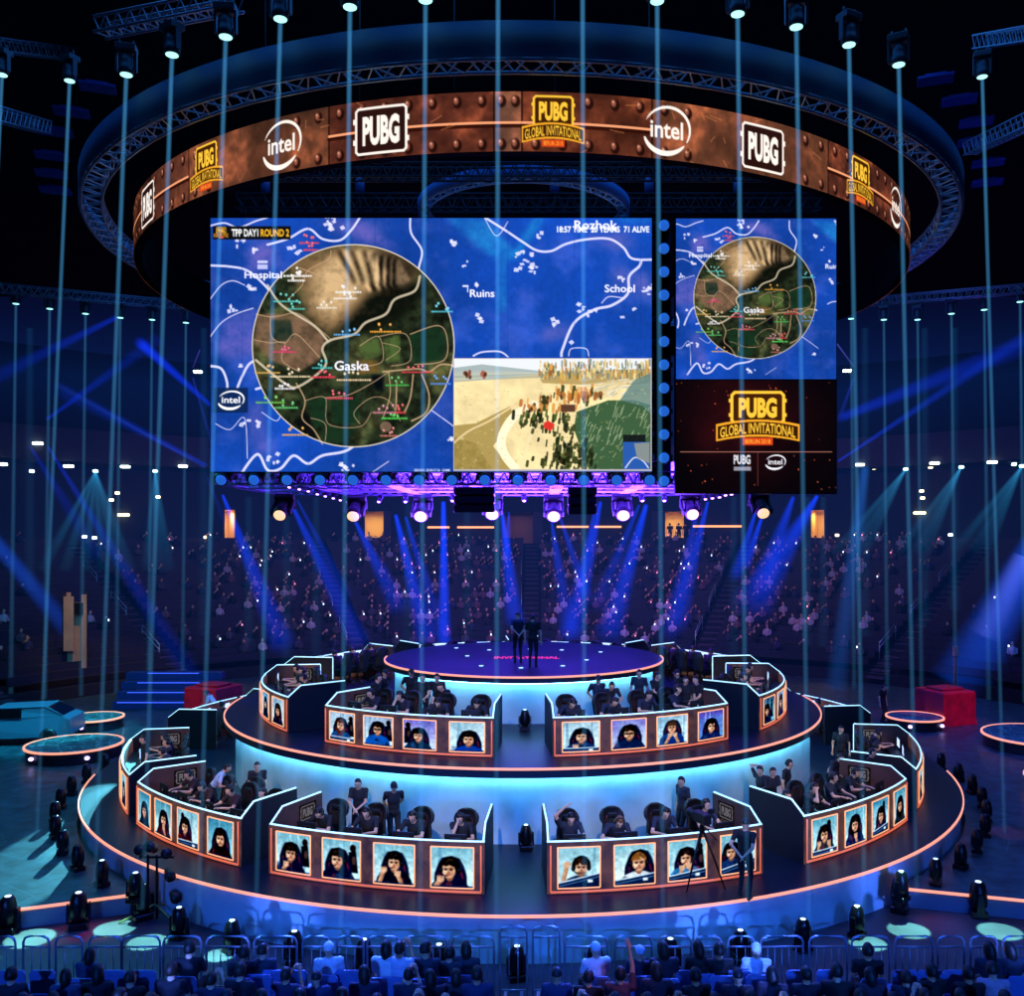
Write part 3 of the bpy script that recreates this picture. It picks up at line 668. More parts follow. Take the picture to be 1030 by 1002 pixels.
# ------------------------------------------------------------------ the booths
STRIP = mat('white_led_strip', 'd0f4ff', .4, emit='b4ecf8', power=1.25, sampling='NONE'); ORG = mat('orange_led_strip', 'ff8050', .4, emit='f07048', power=.75, sampling='NONE')
FRM = mat('frame_led_strip', 'ff9a60', .4, emit='ffb47c', power=1.0, sampling='NONE')
WALLB = mat('booth_board', '5c3c34', .6, noise=.25, nscale=3)
DARKB = mat('booth_outer_board', '191820', .7)
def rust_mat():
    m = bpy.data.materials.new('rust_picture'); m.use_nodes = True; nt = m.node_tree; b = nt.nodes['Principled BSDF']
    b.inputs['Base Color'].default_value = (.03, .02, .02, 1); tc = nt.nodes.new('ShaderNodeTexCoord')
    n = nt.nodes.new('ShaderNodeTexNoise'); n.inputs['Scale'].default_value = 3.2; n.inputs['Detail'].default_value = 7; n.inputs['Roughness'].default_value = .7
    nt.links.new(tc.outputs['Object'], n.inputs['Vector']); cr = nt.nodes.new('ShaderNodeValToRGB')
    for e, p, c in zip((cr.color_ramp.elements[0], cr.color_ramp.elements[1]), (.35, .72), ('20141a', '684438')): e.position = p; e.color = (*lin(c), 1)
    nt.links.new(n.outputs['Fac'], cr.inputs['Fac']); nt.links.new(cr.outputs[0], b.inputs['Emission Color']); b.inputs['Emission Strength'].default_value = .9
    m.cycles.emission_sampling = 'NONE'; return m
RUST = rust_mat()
SLOT = [.13, .37, .62, .86]
def booth(a0, a1, rf, ri, z0, hf, hb, key, place, seats='play play chin play_low', logo_side=0, portraits=True, extra=None, group=None):
    am = (a0 + a1) / 2; org = pol(rf - .8, am, z0)
    t = thing('player_booth', org, 'player booth with pale lit rims, the ' + place, 'booth', group); C0 = (SX, SY)
    b = MB(); b.arc(C0, rf - .10, rf, z0 + .004, z0 + hf, a0, a1, 20); b.build('front_panel', [RUST], t)
    for sd, a in ((0, a0), (1, a1)):
        s_ = .045 if sd == 0 else -.045
        d = pol(1, a) - Vector((SX, SY, 0)); nrm = Vector((math.cos(R(a)), math.sin(R(a)), 0)) * (1 if sd == 0 else -1)
        prof = [(ri, z0 + .004), (rf - .02, z0 + .004), (rf - .02, z0 + hf), (rf - .42, z0 + hb), (ri, z0 + hb)]
        A = [Vector((SX, SY, 0)) + d * r + Vector((0, 0, z)) for r, z in prof]
        b = MB(); b.loft([A, [p + nrm * .07 for p in A]]); w = b.build('side_wall', WALLB, t)
        b = MB(); b.loft([[p - nrm * .012 for p in A], [p - nrm * .001 for p in A]]); b.build('outer_skin', DARKB, w)
        off = nrm * .03; top = [A[2] + off + Vector((0, 0, .012)), A[3] + off + Vector((0, 0, .012)), A[4] + off + Vector((0, 0, .012))]
        b = MB(); b.tube(top, .022, 6); b.build('light_strip', STRIP, t)
        if extra and sd in extra:
            b = MB(); b.tube([A[4] + off, A[0] + off + Vector((0, 0, .3))], .026, 6); b.build('light_strip', STRIP, t)
        if sd == logo_side:
            # grey logo board on the inner face of this wall, given a faint glow
            c = Vector((SX, SY, 0)) + d * (ri + .55) + nrm * .082 + Vector((0, 0, z0 + hb - .38))
            cv = Canvas(64, 56, '2a2024'); logo_frame(cv, 8, 6, 56, 38, 'a8a4b0', 'PUBG', bg='3a3038'); cv.text('GLOBAL', 12, 43, 52, 52, 'a8a4b0')
            rt = d * (-1 if sd == 0 else 1)
            def pf(U, V, c=c, rt=rt):
                return (c.x + rt.x * (U - .5) * .62, c.y + rt.y * (U - .5) * .62, c.z - (V - .5) * .54)
            paint_mesh('logo_board', cv, pf, t, gain=.35)
    fr = [pol(rf - .04, a0 + (a1 - a0) * k / 20, z0 + hf + .012) for k in range(21)]
    b = MB(); b.tube(fr, .022, 6); b.build('light_strip', STRIP, t)
    e = .35
    bt = [pol(rf + .012, a0 + e + (a1 - a0 - 2 * e) * k / 20, z0 + .05) for k in range(21)]
    b = MB(); b.tube(bt, .024, 6)
    b.tube([bt[0], pol(rf + .012, a0 + e, z0 + hf - .06)], .018, 5); b.tube([bt[-1], pol(rf + .012, a1 - e, z0 + hf - .06)], .018, 5)
    b.build('orange_strip', ORG, t)
    b = MB(); b.arc(C0, rf - .85, rf - .12, z0 + .72, z0 + .75, a0 + .6, a1 - .6, 16); b.arc(C0, rf - .80, rf - .77, z0 + .30, z0 + .72, a0 + .8, a1 - .8, 16); b.build('desk', BLK, t)
    if portraits:
        for k, (f0, f1) in enumerate(((.045, .225), (.285, .465), (.525, .705), (.775, .955))):
            x0, x1 = a0 + (a1 - a0) * f0, a0 + (a1 - a0) * f1; zb, zt = z0 + .13, z0 + hf - .10
            opt = dict(PORT.get(key, [{}] * 4)[k])
            cv = portrait(sum(map(ord, key)) + k * 13, opt)
            def pf(U, V, x0=x0, x1=x1, zb=zb, zt=zt, r=rf + .015):
                a = np.radians(x0 + (x1 - x0) * U); return SX + r * np.sin(a), SY - r * np.cos(a), zt + (zb - zt) * V
            pm = paint_mesh('portrait_screen', cv, pf, t, gain=1.15)
            q = [pol(rf + .02, x0 + (x1 - x0) * i / 5, zt) for i in range(6)]; q2 = [pol(rf + .02, x0 + (x1 - x0) * i / 5, zb) for i in range(6)]
            b = MB(); b.tube(q, .016, 5); b.tube(q2, .016, 5); b.tube([q[0], q2[0]], .016, 5); b.tube([q[-1], q2[-1]], .016, 5); b.build('screen_frame', FRM, pm)
    # seats, players, monitors
    ps = seats.split(); rv = random.Random(int(a0 * 10) + 5)
    names = ['leftmost', 'second from left', 'third from left', 'rightmost']
    shirts = {'CL': '12131c', 'CR': '1a2236', 'L': '301a20', 'R': '182028', 'UCL': '14182a', 'UCR': '101c34'}
    for k, f in enumerate(SLOT):
        a = a0 + (a1 - a0) * f; zz = z0
        monitors.put(pol(rf - .50, a, zz + .75), R(a), 'black monitor, %s, %s' % (names[k], place), 'monitors in the booths')
        if ps[k] == '-': 
            chairs.put(pol(rf - 1.30, a + rv.uniform(-.6, .6), zz), R(a + rv.uniform(-25, 25)), 'empty black gaming chair, %s, %s' % (names[k], place), 'gaming chairs in the booths'); continue
        chairs.put(pol(rf - 1.42, a, zz), R(a + rv.uniform(-6, 6)), 'black gaming chair with its player, %s, %s' % (names[k], place), 'gaming chairs in the booths')
        P_(ps[k], shirts.get(key, '14161f'), 'seated player with headset, %s, %s' % (names[k], place), group='players at their desks', loc=pol(rf - 1.36, a, zz), rz=R(a + rv.uniform(-8, 8)),
           headset=True, scale=1.12, hair=rv.choice(['120d0c', '1c1310', '0c0b0d']) if not (key == 'CR' and k == 1) else '7a4a28', skin=0)
    return t
def far_on(u, r):
    """the point of the vertical cylinder of radius r about the stage that lies in image column u, beyond the stage"""
    k = (u - CU) / F
    A = k * k + 1; B = -2 * (k * SX + SY); C_ = SX * SX + SY * SY - r * r
    Y = (-B + math.sqrt(B * B - 4 * A * C_)) / (2 * A); return Vector((k * Y, Y, 0))
def near_on(u, r):
    k = (u - CU) / F
    A = k * k + 1; B = -2 * (k * SX + SY); C_ = SX * SX + SY * SY - r * r
    Y = (-B - math.sqrt(max(B * B - 4 * A * C_, 0))) / (2 * A); return Vector((k * Y, Y, 0))
def ang(p): return math.degrees(math.atan2(p.x - SX, SY - p.y))
C0 = (SX, SY)
# ------------------------------------------------------------------ the arena shell
def floor_mat(name, c0, c1, scale, rough=.35, spec=.5, lines=None):
    m = bpy.data.materials.new(name); m.use_nodes = True; nt = m.node_tree; b = nt.nodes['Principled BSDF']
    tc = nt.nodes.new('ShaderNodeTexCoord'); n = nt.nodes.new('ShaderNodeTexNoise'); n.inputs['Scale'].default_value = scale; n.inputs['Detail'].default_value = 6
    nt.links.new(tc.outputs['Object'], n.inputs['Vector']); cr = nt.nodes.new('ShaderNodeValToRGB')
    cr.color_ramp.elements[0].position = .35; cr.color_ramp.elements[1].position = .68
    cr.color_ramp.elements[0].color = (*lin(c0), 1); cr.color_ramp.elements[1].color = (*lin(c1), 1)
    nt.links.new(n.outputs['Fac'], cr.inputs['Fac']); last = cr.outputs[0]
    if lines:
        v = nt.nodes.new('ShaderNodeTexVoronoi'); v.feature = 'DISTANCE_TO_EDGE'; v.inputs['Scale'].default_value = lines[0]
        w = nt.nodes.new('ShaderNodeTexNoise'); w.inputs['Scale'].default_value = lines[0] * 2.2; w.inputs['Detail'].default_value = 3
        ad = nt.nodes.new('ShaderNodeMixRGB'); ad.blend_type = 'ADD'; ad.inputs[0].default_value = .9
        nt.links.new(tc.outputs['Object'], ad.inputs[1]); nt.links.new(w.outputs['Color'], ad.inputs[2]); nt.links.new(ad.outputs[0], v.inputs['Vector'])
        lt = nt.nodes.new('ShaderNodeMath'); lt.operation = 'LESS_THAN'; lt.inputs[1].default_value = lines[1]; nt.links.new(v.outputs['Distance'], lt.inputs[0])
        mx = nt.nodes.new('ShaderNodeMixRGB'); mx.inputs[2].default_value = (*lin(lines[2]), 1)
        nt.links.new(lt.outputs[0], mx.inputs[0]); nt.links.new(last, mx.inputs[1]); last = mx.outputs[0]
    nt.links.new(last, b.inputs['Base Color']); b.inputs['Roughness'].default_value = rough; b.inputs['Specular IOR Level'].default_value = spec
    MATS[name] = m; return m
b = MB(); b.box((0, 40, -.1), (130, 120, .2)); struct(b.build('floor', floor_mat('arena_floor', '2c3038', '484e58', .8, .5)))
b = MB(); b.box((0, 40, 34.2), (130, 120, .4)); struct(b.build('ceiling', mat('roof_dark', '101216', .9)))
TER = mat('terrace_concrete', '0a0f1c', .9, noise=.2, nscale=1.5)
rows = 24; prof = []
for i in range(rows):
    r0, z = 28.2 + .78 * i, .9 + .31 * i
    prof += [(r0, z - (.9 if i == 0 else .31)), (r0, z)]
prof += [(46.9, .9 + .31 * 23), (46.9, 0)]
def sweep(prof, a0, a1, n, mi=0, bb=None):
    b = bb or MB(); rings = []
    for k in range(n + 1):
        a = a0 + (a1 - a0) * k / n; rings.append([pol(r, a, z) for r, z in prof])
    return b.loft(rings, mi)
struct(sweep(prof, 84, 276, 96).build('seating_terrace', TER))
prof = [(40.0, 14.6)]
for i in range(16): prof += [(40.6 + 1.0 * i, 14.6 + .55 * i), (40.6 + 1.0 * i, 15.15 + .55 * i)]
prof += [(57.5, 23.4), (57.5, 13.6), (40.0, 13.6)]
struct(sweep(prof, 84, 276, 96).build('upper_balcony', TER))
b = MB(); b.arc(C0, 39.85, 40.0, 13.4, 15.5, 84, 276, 96); struct(b.build('balcony_parapet', mat('parapet', '20242e', .7)))
WB = mat('back_wall', '1c1e28', .8)
WARM = mat('warm_vestibule', 'f0c068', .8); DIM = mat('dim_vestibule', '8c6858', .8); LEAF = mat('door_leaf', '181c2c', .6)
DOORS = [(226, 237, WARM, 40, 0), (367, 394, WARM, 60, .3), (506, 546, DIM, 8, .25), (655, 688, WARM, 55, -.42), (815, 829, WARM, 40, 0)]
dang = [(sorted([ang(far_on(u0, 46.3)) % 360, ang(far_on(u1, 46.3)) % 360]), m_, e_, lf) for u0, u1, m_, e_, lf in DOORS]; dang.sort(key=lambda q: q[0][0])
edges = [84] + sum([q[0] for q in dang], []) + [276]
for k in range(0, len(edges) - 1, 2):
    b = MB(); b.arc(C0, 46.3, 46.7, 8.03, 13.55, edges[k], edges[k + 1], 20); o = b.build('wall_back', WB); struct(o)
for i, ((a0_, a1_), m_, e_, lf) in enumerate(dang):
    b = MB(); b.arc(C0, 46.3, 46.7, 10.7, 13.55, a0_, a1_, 4); struct(b.build('lintel', WB))
    b = MB(); am_ = (a0_ + a1_) / 2; hw_ = (a1_ - a0_) / 2
    b.arc(C0, 49.2, 49.3, 8.03, 10.7, a0_ - .05, a1_ + .05, 3); b.arc(C0, 46.72, 49.2, 10.66, 10.72, a0_ - .05, a1_ + .05, 3); b.arc(C0, 46.72, 49.2, 7.97, 8.02, a0_ - .05, a1_ + .05, 3)
    for sa in (a0_ - .04, a1_ + .04): b.arc(C0, 46.72, 49.2, 8.0, 10.7, sa - .03, sa + .03, 1)
    struct(b.build('door_%d' % (i + 1), m_))
    if lf:
        x0_, x1_ = (a0_, a0_ + (a1_ - a0_) * abs(lf)) if lf > 0 else (a1_ - (a1_ - a0_) * abs(lf), a1_)
        b = MB(); b.arc(C0, 46.45, 46.52, 8.04, 10.68, x0_, x1_, 3); struct(b.build('door_leaf_%d' % (i + 1), LEAF))
    l = bpy.data.lights.new('vestibule_light', 'AREA'); l.energy = e_; l.color = (1, .80, .42); l.size = .5; o = bpy.data.objects.new('vestibule_light', l); COL.objects.link(o); o.location = pol(47.6, am_, 10.5)
# aisles: lighter stair flights with rails
AIS = mat('aisle_steps', '443a48', .8, noise=.15, nscale=3)
AN = [180, 158, 202, 136, 224, 116, 244]
wh = {180: 'straight behind the stage', 158: 'right of the centre aisle', 202: 'left of the centre aisle', 136: 'far right of the stage', 224: 'far left of the stage', 116: 'at the right side stand', 244: 'at the left side stand'}
for a in AN:
    b = MB()
    for i in range(rows):
        for h_ in (0, 1):
            r0 = 28.2 + .78 * i + .39 * h_ - .0; z = .9 + .31 * i + .155 * h_ - (.155)
            hw = math.degrees(.55 / r0)
            b.arc(C0, r0 - .39 if i or h_ else r0 - .39, r0 + .0, z - .10, z + .006, a - hw, a + hw, 2)
    struct(b.build('stair_flight', AIS))
    t = thing('stair_handrail', pol(37, a + 1.3, .9 + .31 * 11), 'pale metal handrail on the aisle stairs, %s' % wh[a], 'handrail', 'handrails of the stand aisles')
    for (i0, i1) in ((2, 5), (8, 11), (14, 17)):
        b = MB(); p0 = pol(28.2 + .78 * i0, a + math.degrees(.7 / 35), .9 + .31 * i0 + .95); p1 = pol(28.2 + .78 * i1, a + math.degrees(.7 / 35), .9 + .31 * i1 + .95)
        b.tube([p0, p1], .03, 5); b.tube([p0 - Vector((0, 0, .3)), p1 - Vector((0, 0, .3))], .025, 5); b.tube([p0, p0 - Vector((0, 0, 1.0))], .025, 5); b.tube([p1, p1 - Vector((0, 0, 1.0))], .025, 5)
        b.build('rail', mat('pale_metal', 'b8c8d8', .35, .7), t)
# rows of seats: nobody could count them
b = MB()
for i in range(0, rows - 1):
    r0 = 28.2 + .78 * i; z = .9 + .31 * i
    cuts = sorted([x for x in AN]); lo = 86
    for c in cuts + [274]:
        hw = math.degrees(.7 / r0); a1 = c - hw if c != 274 else c
        if a1 > lo: b.arc(C0, r0 + .42, r0 + .50, z + .42, z + .80, lo, a1, max(2, int((a1 - lo) / 3))); b.arc(C0, r0 + .1, r0 + .44, z + .38, z + .44, lo, a1, max(2, int((a1 - lo) / 3)))
        lo = c + hw
tag(b.build('arena_seats', mat('seat_blue', '0c1222', .6)), 'rows of dark blue fixed arena seats around the back stand', 'seats', kind='stuff')

# ------------------------------------------------------------------ the round stage
DECK = floor_mat('stage_deck', '0b1424', '152034', 1.3, .40, .3)
RIS = mat('stage_riser', 'b4d4e0', .7, noise=.16, nscale=1.2)
LIP = mat('stage_lip', '1a2030', .5)
CY = mat('cyan_led_strip', '60d8ff', .4, emit='80dcff', power=19)
def tier(R_, z0, z1, lip, label, glow=True, roff=.34, riser=None, rim_a=92):
    t = thing('round_stage_tier', (SX, SY, z0), label, 'stage')
    b = MB(); rr = R_ - roff
    b.arc(C0, rr - .3, rr, z0 + .002, z1 - lip, 0, 360, 120, sm=False); b.build('riser', riser or RIS, t)
    b = MB(); b.arc(C0, rr - .3, R_, z1 - lip, z1 - .03, 0, 360, 120); b.build('lip', LIP, t)
    b = MB(); b.lathe([(R_ - .03, z1 - .03), (R_ - .03, z1)], (SX, SY, 0), 120, sm=False); b.build('deck', DECK, t)
    b = MB(); rim = [pol(R_ + .0, 3 * k, z1 - .012) for k in range(121)]
    b.arc(C0, R_ - .012, R_ + .025, z1 - .045, z1 + .012, -rim_a, rim_a + 2, 90); b.build('rim_light', mat('rim_light', 'ff9a70', .4, emit='ffa080', power=1.15, sampling='NONE'), t)
    if glow:
        b = MB(); b.arc(C0, R_ - .22, R_ - .12, z1 - lip - .03, z1 - lip - .002, 0, 360, 120); b.build('cyan_strip', CY, t)
    return t
tier(13.94, 0, 1.0, .05, 'wide lowest round stage tier with blue lit wall', glow=False, roff=.06, rim_a=79)
tier(9.9, 1.0, 2.96, .24, 'middle round stage tier with cyan glowing wall', )
tier(4.79, 2.96, 4.43, .2, 'small top round stage tier with empty deck')
# red lettering on the top deck
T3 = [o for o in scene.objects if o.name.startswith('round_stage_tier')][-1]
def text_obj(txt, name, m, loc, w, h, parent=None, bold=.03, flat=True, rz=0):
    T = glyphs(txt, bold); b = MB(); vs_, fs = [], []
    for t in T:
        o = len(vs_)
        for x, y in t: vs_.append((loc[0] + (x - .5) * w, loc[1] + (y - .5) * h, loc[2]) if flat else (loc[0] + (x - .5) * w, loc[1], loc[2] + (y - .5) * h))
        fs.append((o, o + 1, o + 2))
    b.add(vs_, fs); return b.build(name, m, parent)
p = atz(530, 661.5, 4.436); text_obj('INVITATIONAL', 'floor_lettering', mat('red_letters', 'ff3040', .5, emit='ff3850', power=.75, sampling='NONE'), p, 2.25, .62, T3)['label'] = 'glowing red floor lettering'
for (u, v) in [(533, 653), (492, 654), (565, 654), (484, 670), (524, 672), (566, 670), (459, 652), (604, 656), (470, 660), (590, 664)]:
    p = atz(u, v, 4.43); b = MB(); b.lathe([(.075, 4.431), (.075, 4.445)], (p.x, p.y, 0), 10, sm=False); b.build('deck_light', mat('deck_dot', 'b8e8ff', .4, emit='b0e4ff', power=1.5, sampling='NONE'), T3)
# ------------------------------------------------------------------ booths
booth(-25.8, -2.9, 12.85, 11.05, 1.0, 1.1, 1.4, 'CL', 'lowest front booth left of the aisle', 'play_low play play chin', 0)
booth(3.0, 25.6, 12.85, 11.05, 1.0, 1.1, 1.4, 'CR', 'lowest front booth right of the aisle', 'hold play_low play play_up', 1)
booth(-52.0, -29.6, 12.85, 11.05, 1.0, 1.1, 1.4, 'L', 'left booth of the lowest tier', 'play play_low play play_up', 0)
booth(31.2, 53.8, 12.85, 11.05, 1.0, 1.1, 1.4, 'R', 'right booth of the lowest tier', 'play chin play_up play', 1)
booth(-78.4, -56.0, 12.85, 11.05, 1.0, 1.1, 1.4, 'FL', 'far left booth of the lowest tier', 'play play_up play play', 0)
booth(59.2, 81.6, 12.85, 11.05, 1.0, 1.1, 1.4, 'FR', 'far right booth of the lowest tier', 'play play_up - play', 1, extra=(1,))
booth(-117, -94.6, 12.85, 11.05, 1.0, 1.1, 1.4, 'BL', 'back left booth of the lowest tier', '- play play -', 0, portraits=False)
booth(98.2, 120.6, 12.85, 11.05, 1.0, 1.1, 1.4, 'BR', 'back right booth of the lowest tier', '- play play -', 1, portraits=False)
booth(-37.6, -4.2, 8.8, 6.95, 2.96, 1.0, 1.3, 'UCL', 'middle tier front left booth', 'play chin play_low play_low', 0)
booth(5.6, 41.0, 8.8, 6.95, 2.96, 1.0, 1.3, 'UCR', 'middle tier front right booth', 'play_low play_low play play_up', 1)
booth(-83.5, -49.8, 8.8, 6.95, 2.96, 1.0, 1.3, 'UL', 'left booth of the middle tier', 'play play_up play -', 0, extra=(0,))
booth(51.9, 86.0, 8.8, 6.95, 2.96, 1.0, 1.3, 'UR', 'right booth of the middle tier', '- play play_up play', 1, extra=(1,))
booth(-131, -98, 8.8, 6.95, 2.96, 1.0, 1.3, 'UBL', 'back left booth of the middle tier', 'play play play -', 0, portraits=False, extra=(1,))
booth(101, 134, 8.8, 6.95, 2.96, 1.0, 1.3, 'UBR', 'back right booth of the middle tier', '- play play play', 1, portraits=False, extra=(0,))
booth(-174, -141, 8.8, 6.95, 2.96, 1.0, 1.3, 'URL', 'middle tier rear booth left of centre', '- - - -', 0, portraits=False)
booth(144, 177, 8.8, 6.95, 2.96, 1.0, 1.3, 'URR', 'middle tier rear booth right of centre', '- - - -', 1, portraits=False)

# ------------------------------------------------------------------ people standing about the booths
def stand(u, v, z, key, shirt, label, face=0, **k):
    """feet seen at (u, v) on a floor at height z"""
    p = atz(u, v, z); return P_(key, shirt, label, loc=p, rz=R(face), **k)
def stand_r(u, vh, r, z, key, shirt, label, face=0, **k):
    """standing at radius r of the stage, in image column u"""
    p = near_on(u, r); p.z = z; return P_(key, shirt, label, loc=p, rz=R(face), **k)
S_ = 'staff standing on the stage'
stand_r(361, 0, 10.45, 1.0, 'clasp', '14151c', 'person in black polo with clasped hands behind the lowest front left booth', -8, group=S_)
stand_r(396, 0, 10.45, 1.0, 'behind', '16171e', 'person in black shirt and dark cap standing second behind the lowest front left booth', 14, cap_col='0c0c10', group=S_)
stand_r(687, 0, 10.35, 1.0, 'down', '131a30', 'person in navy polo and glasses behind the lowest front right booth', -62, group=S_)
P_('clasp', '16171e', 'person in black polo with hands folded, leaning by a chair beside the lowest left booth', loc=near_on(259, 10.55) + Vector((0, 0, 1.0)), rz=R(10), group=S_)
chairs.put(near_on(249, 11.0) + Vector((0, 0, 1.0)), R(-20), 'black gaming chair next to the standing staff member beside the lowest left booth', 'gaming chairs in the booths')
for i, (u, r, key, sh, lb, fc) in enumerate([
    (766, 10.5, 'scratch', '10131c', 'person in black with one hand behind the head, by the right stage wall', -50), (776, 10.75, 'clasp', '14161e', 'person in black shirt with folded hands, by the right stage wall', 20),
    (791, 10.5, 'down', '101218', 'person in dark clothes with arms down, by the right stage wall', 60), (835, 10.7, 'bend', '18202a', 'person in dark top bending over the lowest right booth', 30),
    (846, 10.5, 'down', '101420', 'person standing at the inner end of the lowest right booth', -30)]):
    stand_r(u, 0, r, 1.0, key, sh, lb, fc, group=S_)
for i, (u, r, key, sh, lb, fc, cc) in enumerate([
    (413, 5.6, 'behind', '101118', 'person in black with dark cap, leftmost of the group behind the front left middle booth', 30, '0c0c10'), (425, 6.2, 'clasp', '0f1016', 'person in black with folded arms, second behind the front left middle booth', 10, None),
    (440, 6.0, 'down', '121420', 'person in grey black shirt, third behind the front left middle booth', -20, None), (451, 6.4, 'bend', '0f1016', 'person in black bending forward, rightmost behind the front left middle booth', -30, None),
    (601, 6.2, 'behind', '1a2438', 'person in dark blue shirt behind the front right middle booth, left one', 20, '141a28'), (612, 6.4, 'bend', '141a28', 'person bending over a player at the front right middle booth', 10, None),
    (643, 5.8, 'down', '16283a', 'person in teal lit shirt behind the front right middle booth, right one', -20, None), (660, 6.5, 'clasp', '101218', 'person in black at the right end behind the front right middle booth', 40, None),
    (378, 7.0, 'down', '0f1016', 'person in black in the gap left of the top tier, nearest the edge', 70, None), (386, 6.2, 'behind', '0f1016', 'person in black in the gap left of the top tier, further in', 50, '101014'), 
    (683, 6.6, 'behind', '0f1016', 'person in black in the gap right of the top tier, nearest the edge', -70, None), (690, 7.6, 'down', '0f1016', 'person in black in the gap right of the top tier, second in', -30, None), (702, 7.8, 'clasp', '0f1016', 'person in black in the gap right of the top tier, third in', -60, None)]):
    stand_r(u, 0, r, 2.96, key, sh, lb, fc, group=S_, cap_col=cc)
p = atz(536, 671, 4.43); P_('down', '08080c', 'dark figure standing on the top tier deck, right one', loc=p, rz=R(170), group=S_)
p = atz(521, 667, 4.43); P_('behind', '0c1420', 'dark figure standing on the top tier deck, left one', loc=p, rz=R(190), group=S_)
for (u, r, z, key, sh, lb, fc) in [(213, 11.3, 1.0, 'bend', 'b8c8e0', 'person in pale blue shirt bending in the far left booth of the lowest tier', 100), (146, 11.6, 1.0, 'down', '101218', 'person in black in the far left booth of the lowest tier', -60),
                                   (218, 12.9, 1.0, 'bend', 'e0e8f0', 'person in white shirt at the back left booth of the lowest tier', -90), (875, 11.7, 1.0, 'clasp', '1a1418', 'person in dark top in the far right booth of the lowest tier', 60)]:
    pp = far_on(u, r) if u == 218 else near_on(u, r); pp.z = z; P_(key, sh, lb, loc=pp, rz=R(fc), group=S_)
# front right: camera operator's tripod and a dark stage hand
stand(749, 905, 1.0, 'behind', '0a0c14', 'dark silhouetted stage hand in front of the lowest front right booth', 150, hair='0a0a0c', group=S_)
def camera_tripod():
    p = atz(706, 893, 1.0); t = thing('camera_tripod', p, 'black video camera on a tripod before the front right booth', 'camera')
    for k in range(3):
        a = R(90 + 120 * k + 10); b = MB(); b.tube([p + Vector((.04 * math.cos(a), .04 * math.sin(a), 1.20)), p + Vector((.28 * math.cos(a), .28 * math.sin(a), .62)), p + Vector((.5 * math.cos(a), .5 * math.sin(a), .02))], [.03, .026, .016], 6); b.build('leg', BLKM, t)
    b = MB(); b.lathe([(.05, 1.18), (.07, 1.25), (.05, 1.33), (.04, 1.4)], (p.x, p.y, p.z), 12); b.build('fluid_head', BLKM, t)
    b = MB(); M = Matrix.Rotation(R(25), 3, 'Z'); b.bbox(p + Vector((0, 0, 1.52)), (.20, .46, .24), .03, M); b.build('camera_body', BLK, t)
    b = MB(); q = M.to_4x4() @ Matrix.Rotation(R(-90), 4, 'X'); b.lathe([(.06, 0), (.075, .05), (.075, .18), (.095, .20), (.095, .26)], p + M @ Vector((0, .22, 0)) + Vector((0, 0, 1.52)), 14, rot=q.to_3x3()); b.build('lens', BLK, t)
    b = MB(); b.tube([p + Vector((.03, -.1, 1.36)), p + Vector((.22, -.55, 1.20))], .014, 6); b.build('pan_bar', BLKM, t)
    b = MB(); b.bbox(p + M @ Vector((.16, -.12, 0)) + Vector((0, 0, 1.66)), (.16, .03, .11), .01, M); b.build('viewfinder', BLK, t)
camera_tripod()

# ------------------------------------------------------------------ side decks round the stage
MAPF = floor_mat('printed_map_floor', '0c1e28', '34545c', 2.2, .4, lines=(.55, .004, '4c6c70'))
def side_deck(sgn, label):
    t = thing('side_deck', (sgn * 16, 28, 0), label, 'stage deck')
    inner, outer = [], []
    ed = (Vector((-9.08, 21.65, 0)), Vector((-29, 13.7, 0))) if sgn < 0 else (Vector((8.35, 22.0, 0)), Vector((28, 16.2, 0)))
    a0 = 37.4 if sgn < 0 else 39.0
    N = 26
    for k in range(N + 1):
        a = a0 + (179.9 - a0) * k / N
        inner.append(pol(14.0, sgn * a))
        ro = 27.3 if a > 60 else 27.3 + (60 - a) * .2
        outer.append(pol(ro, sgn * a) if a > 61 else ed[1])
    inner[0] = ed[0]
    rings = [[Vector((p.x, p.y, z)) for p, z in ((i, .004), (o, .004), (o, .45), (i, .45))] for i, o in zip(inner, outer)]
    b = MB(); b.loft(rings); b.build('deck', MAPF, t)
    d = (ed[1] - ed[0]).normalized(); n = Vector((d.y, -d.x, 0)) * (1 if d.x * d.y >= 0 else 1)
    if n.y > 0: n = -n
    b = MB(); b.loft([[p + n * .002 + Vector((0, 0, z)) for p, z in ((ed[0], .01), (ed[1], .01), (ed[1], .40), (ed[0], .40))], [p + n * .03 + Vector((0, 0, z)) for p, z in ((ed[0], .01), (ed[1], .01), (ed[1], .40), (ed[0], .40))]]); b.build('skirt', mat('deck_skirt', '6c8098', .7), t)
    b = MB(); b.tube([ed[0] + n * .03 + Vector((0, 0, .43)), ed[1] + n * .03 + Vector((0, 0, .43))], .035, 6); b.build('edge_light', MATS['rim_light'], t)
side_deck(-1, 'low stage deck with printed map floor on the left of the round stage')
side_deck(1, 'low stage deck with printed map floor on the right of the round stage')
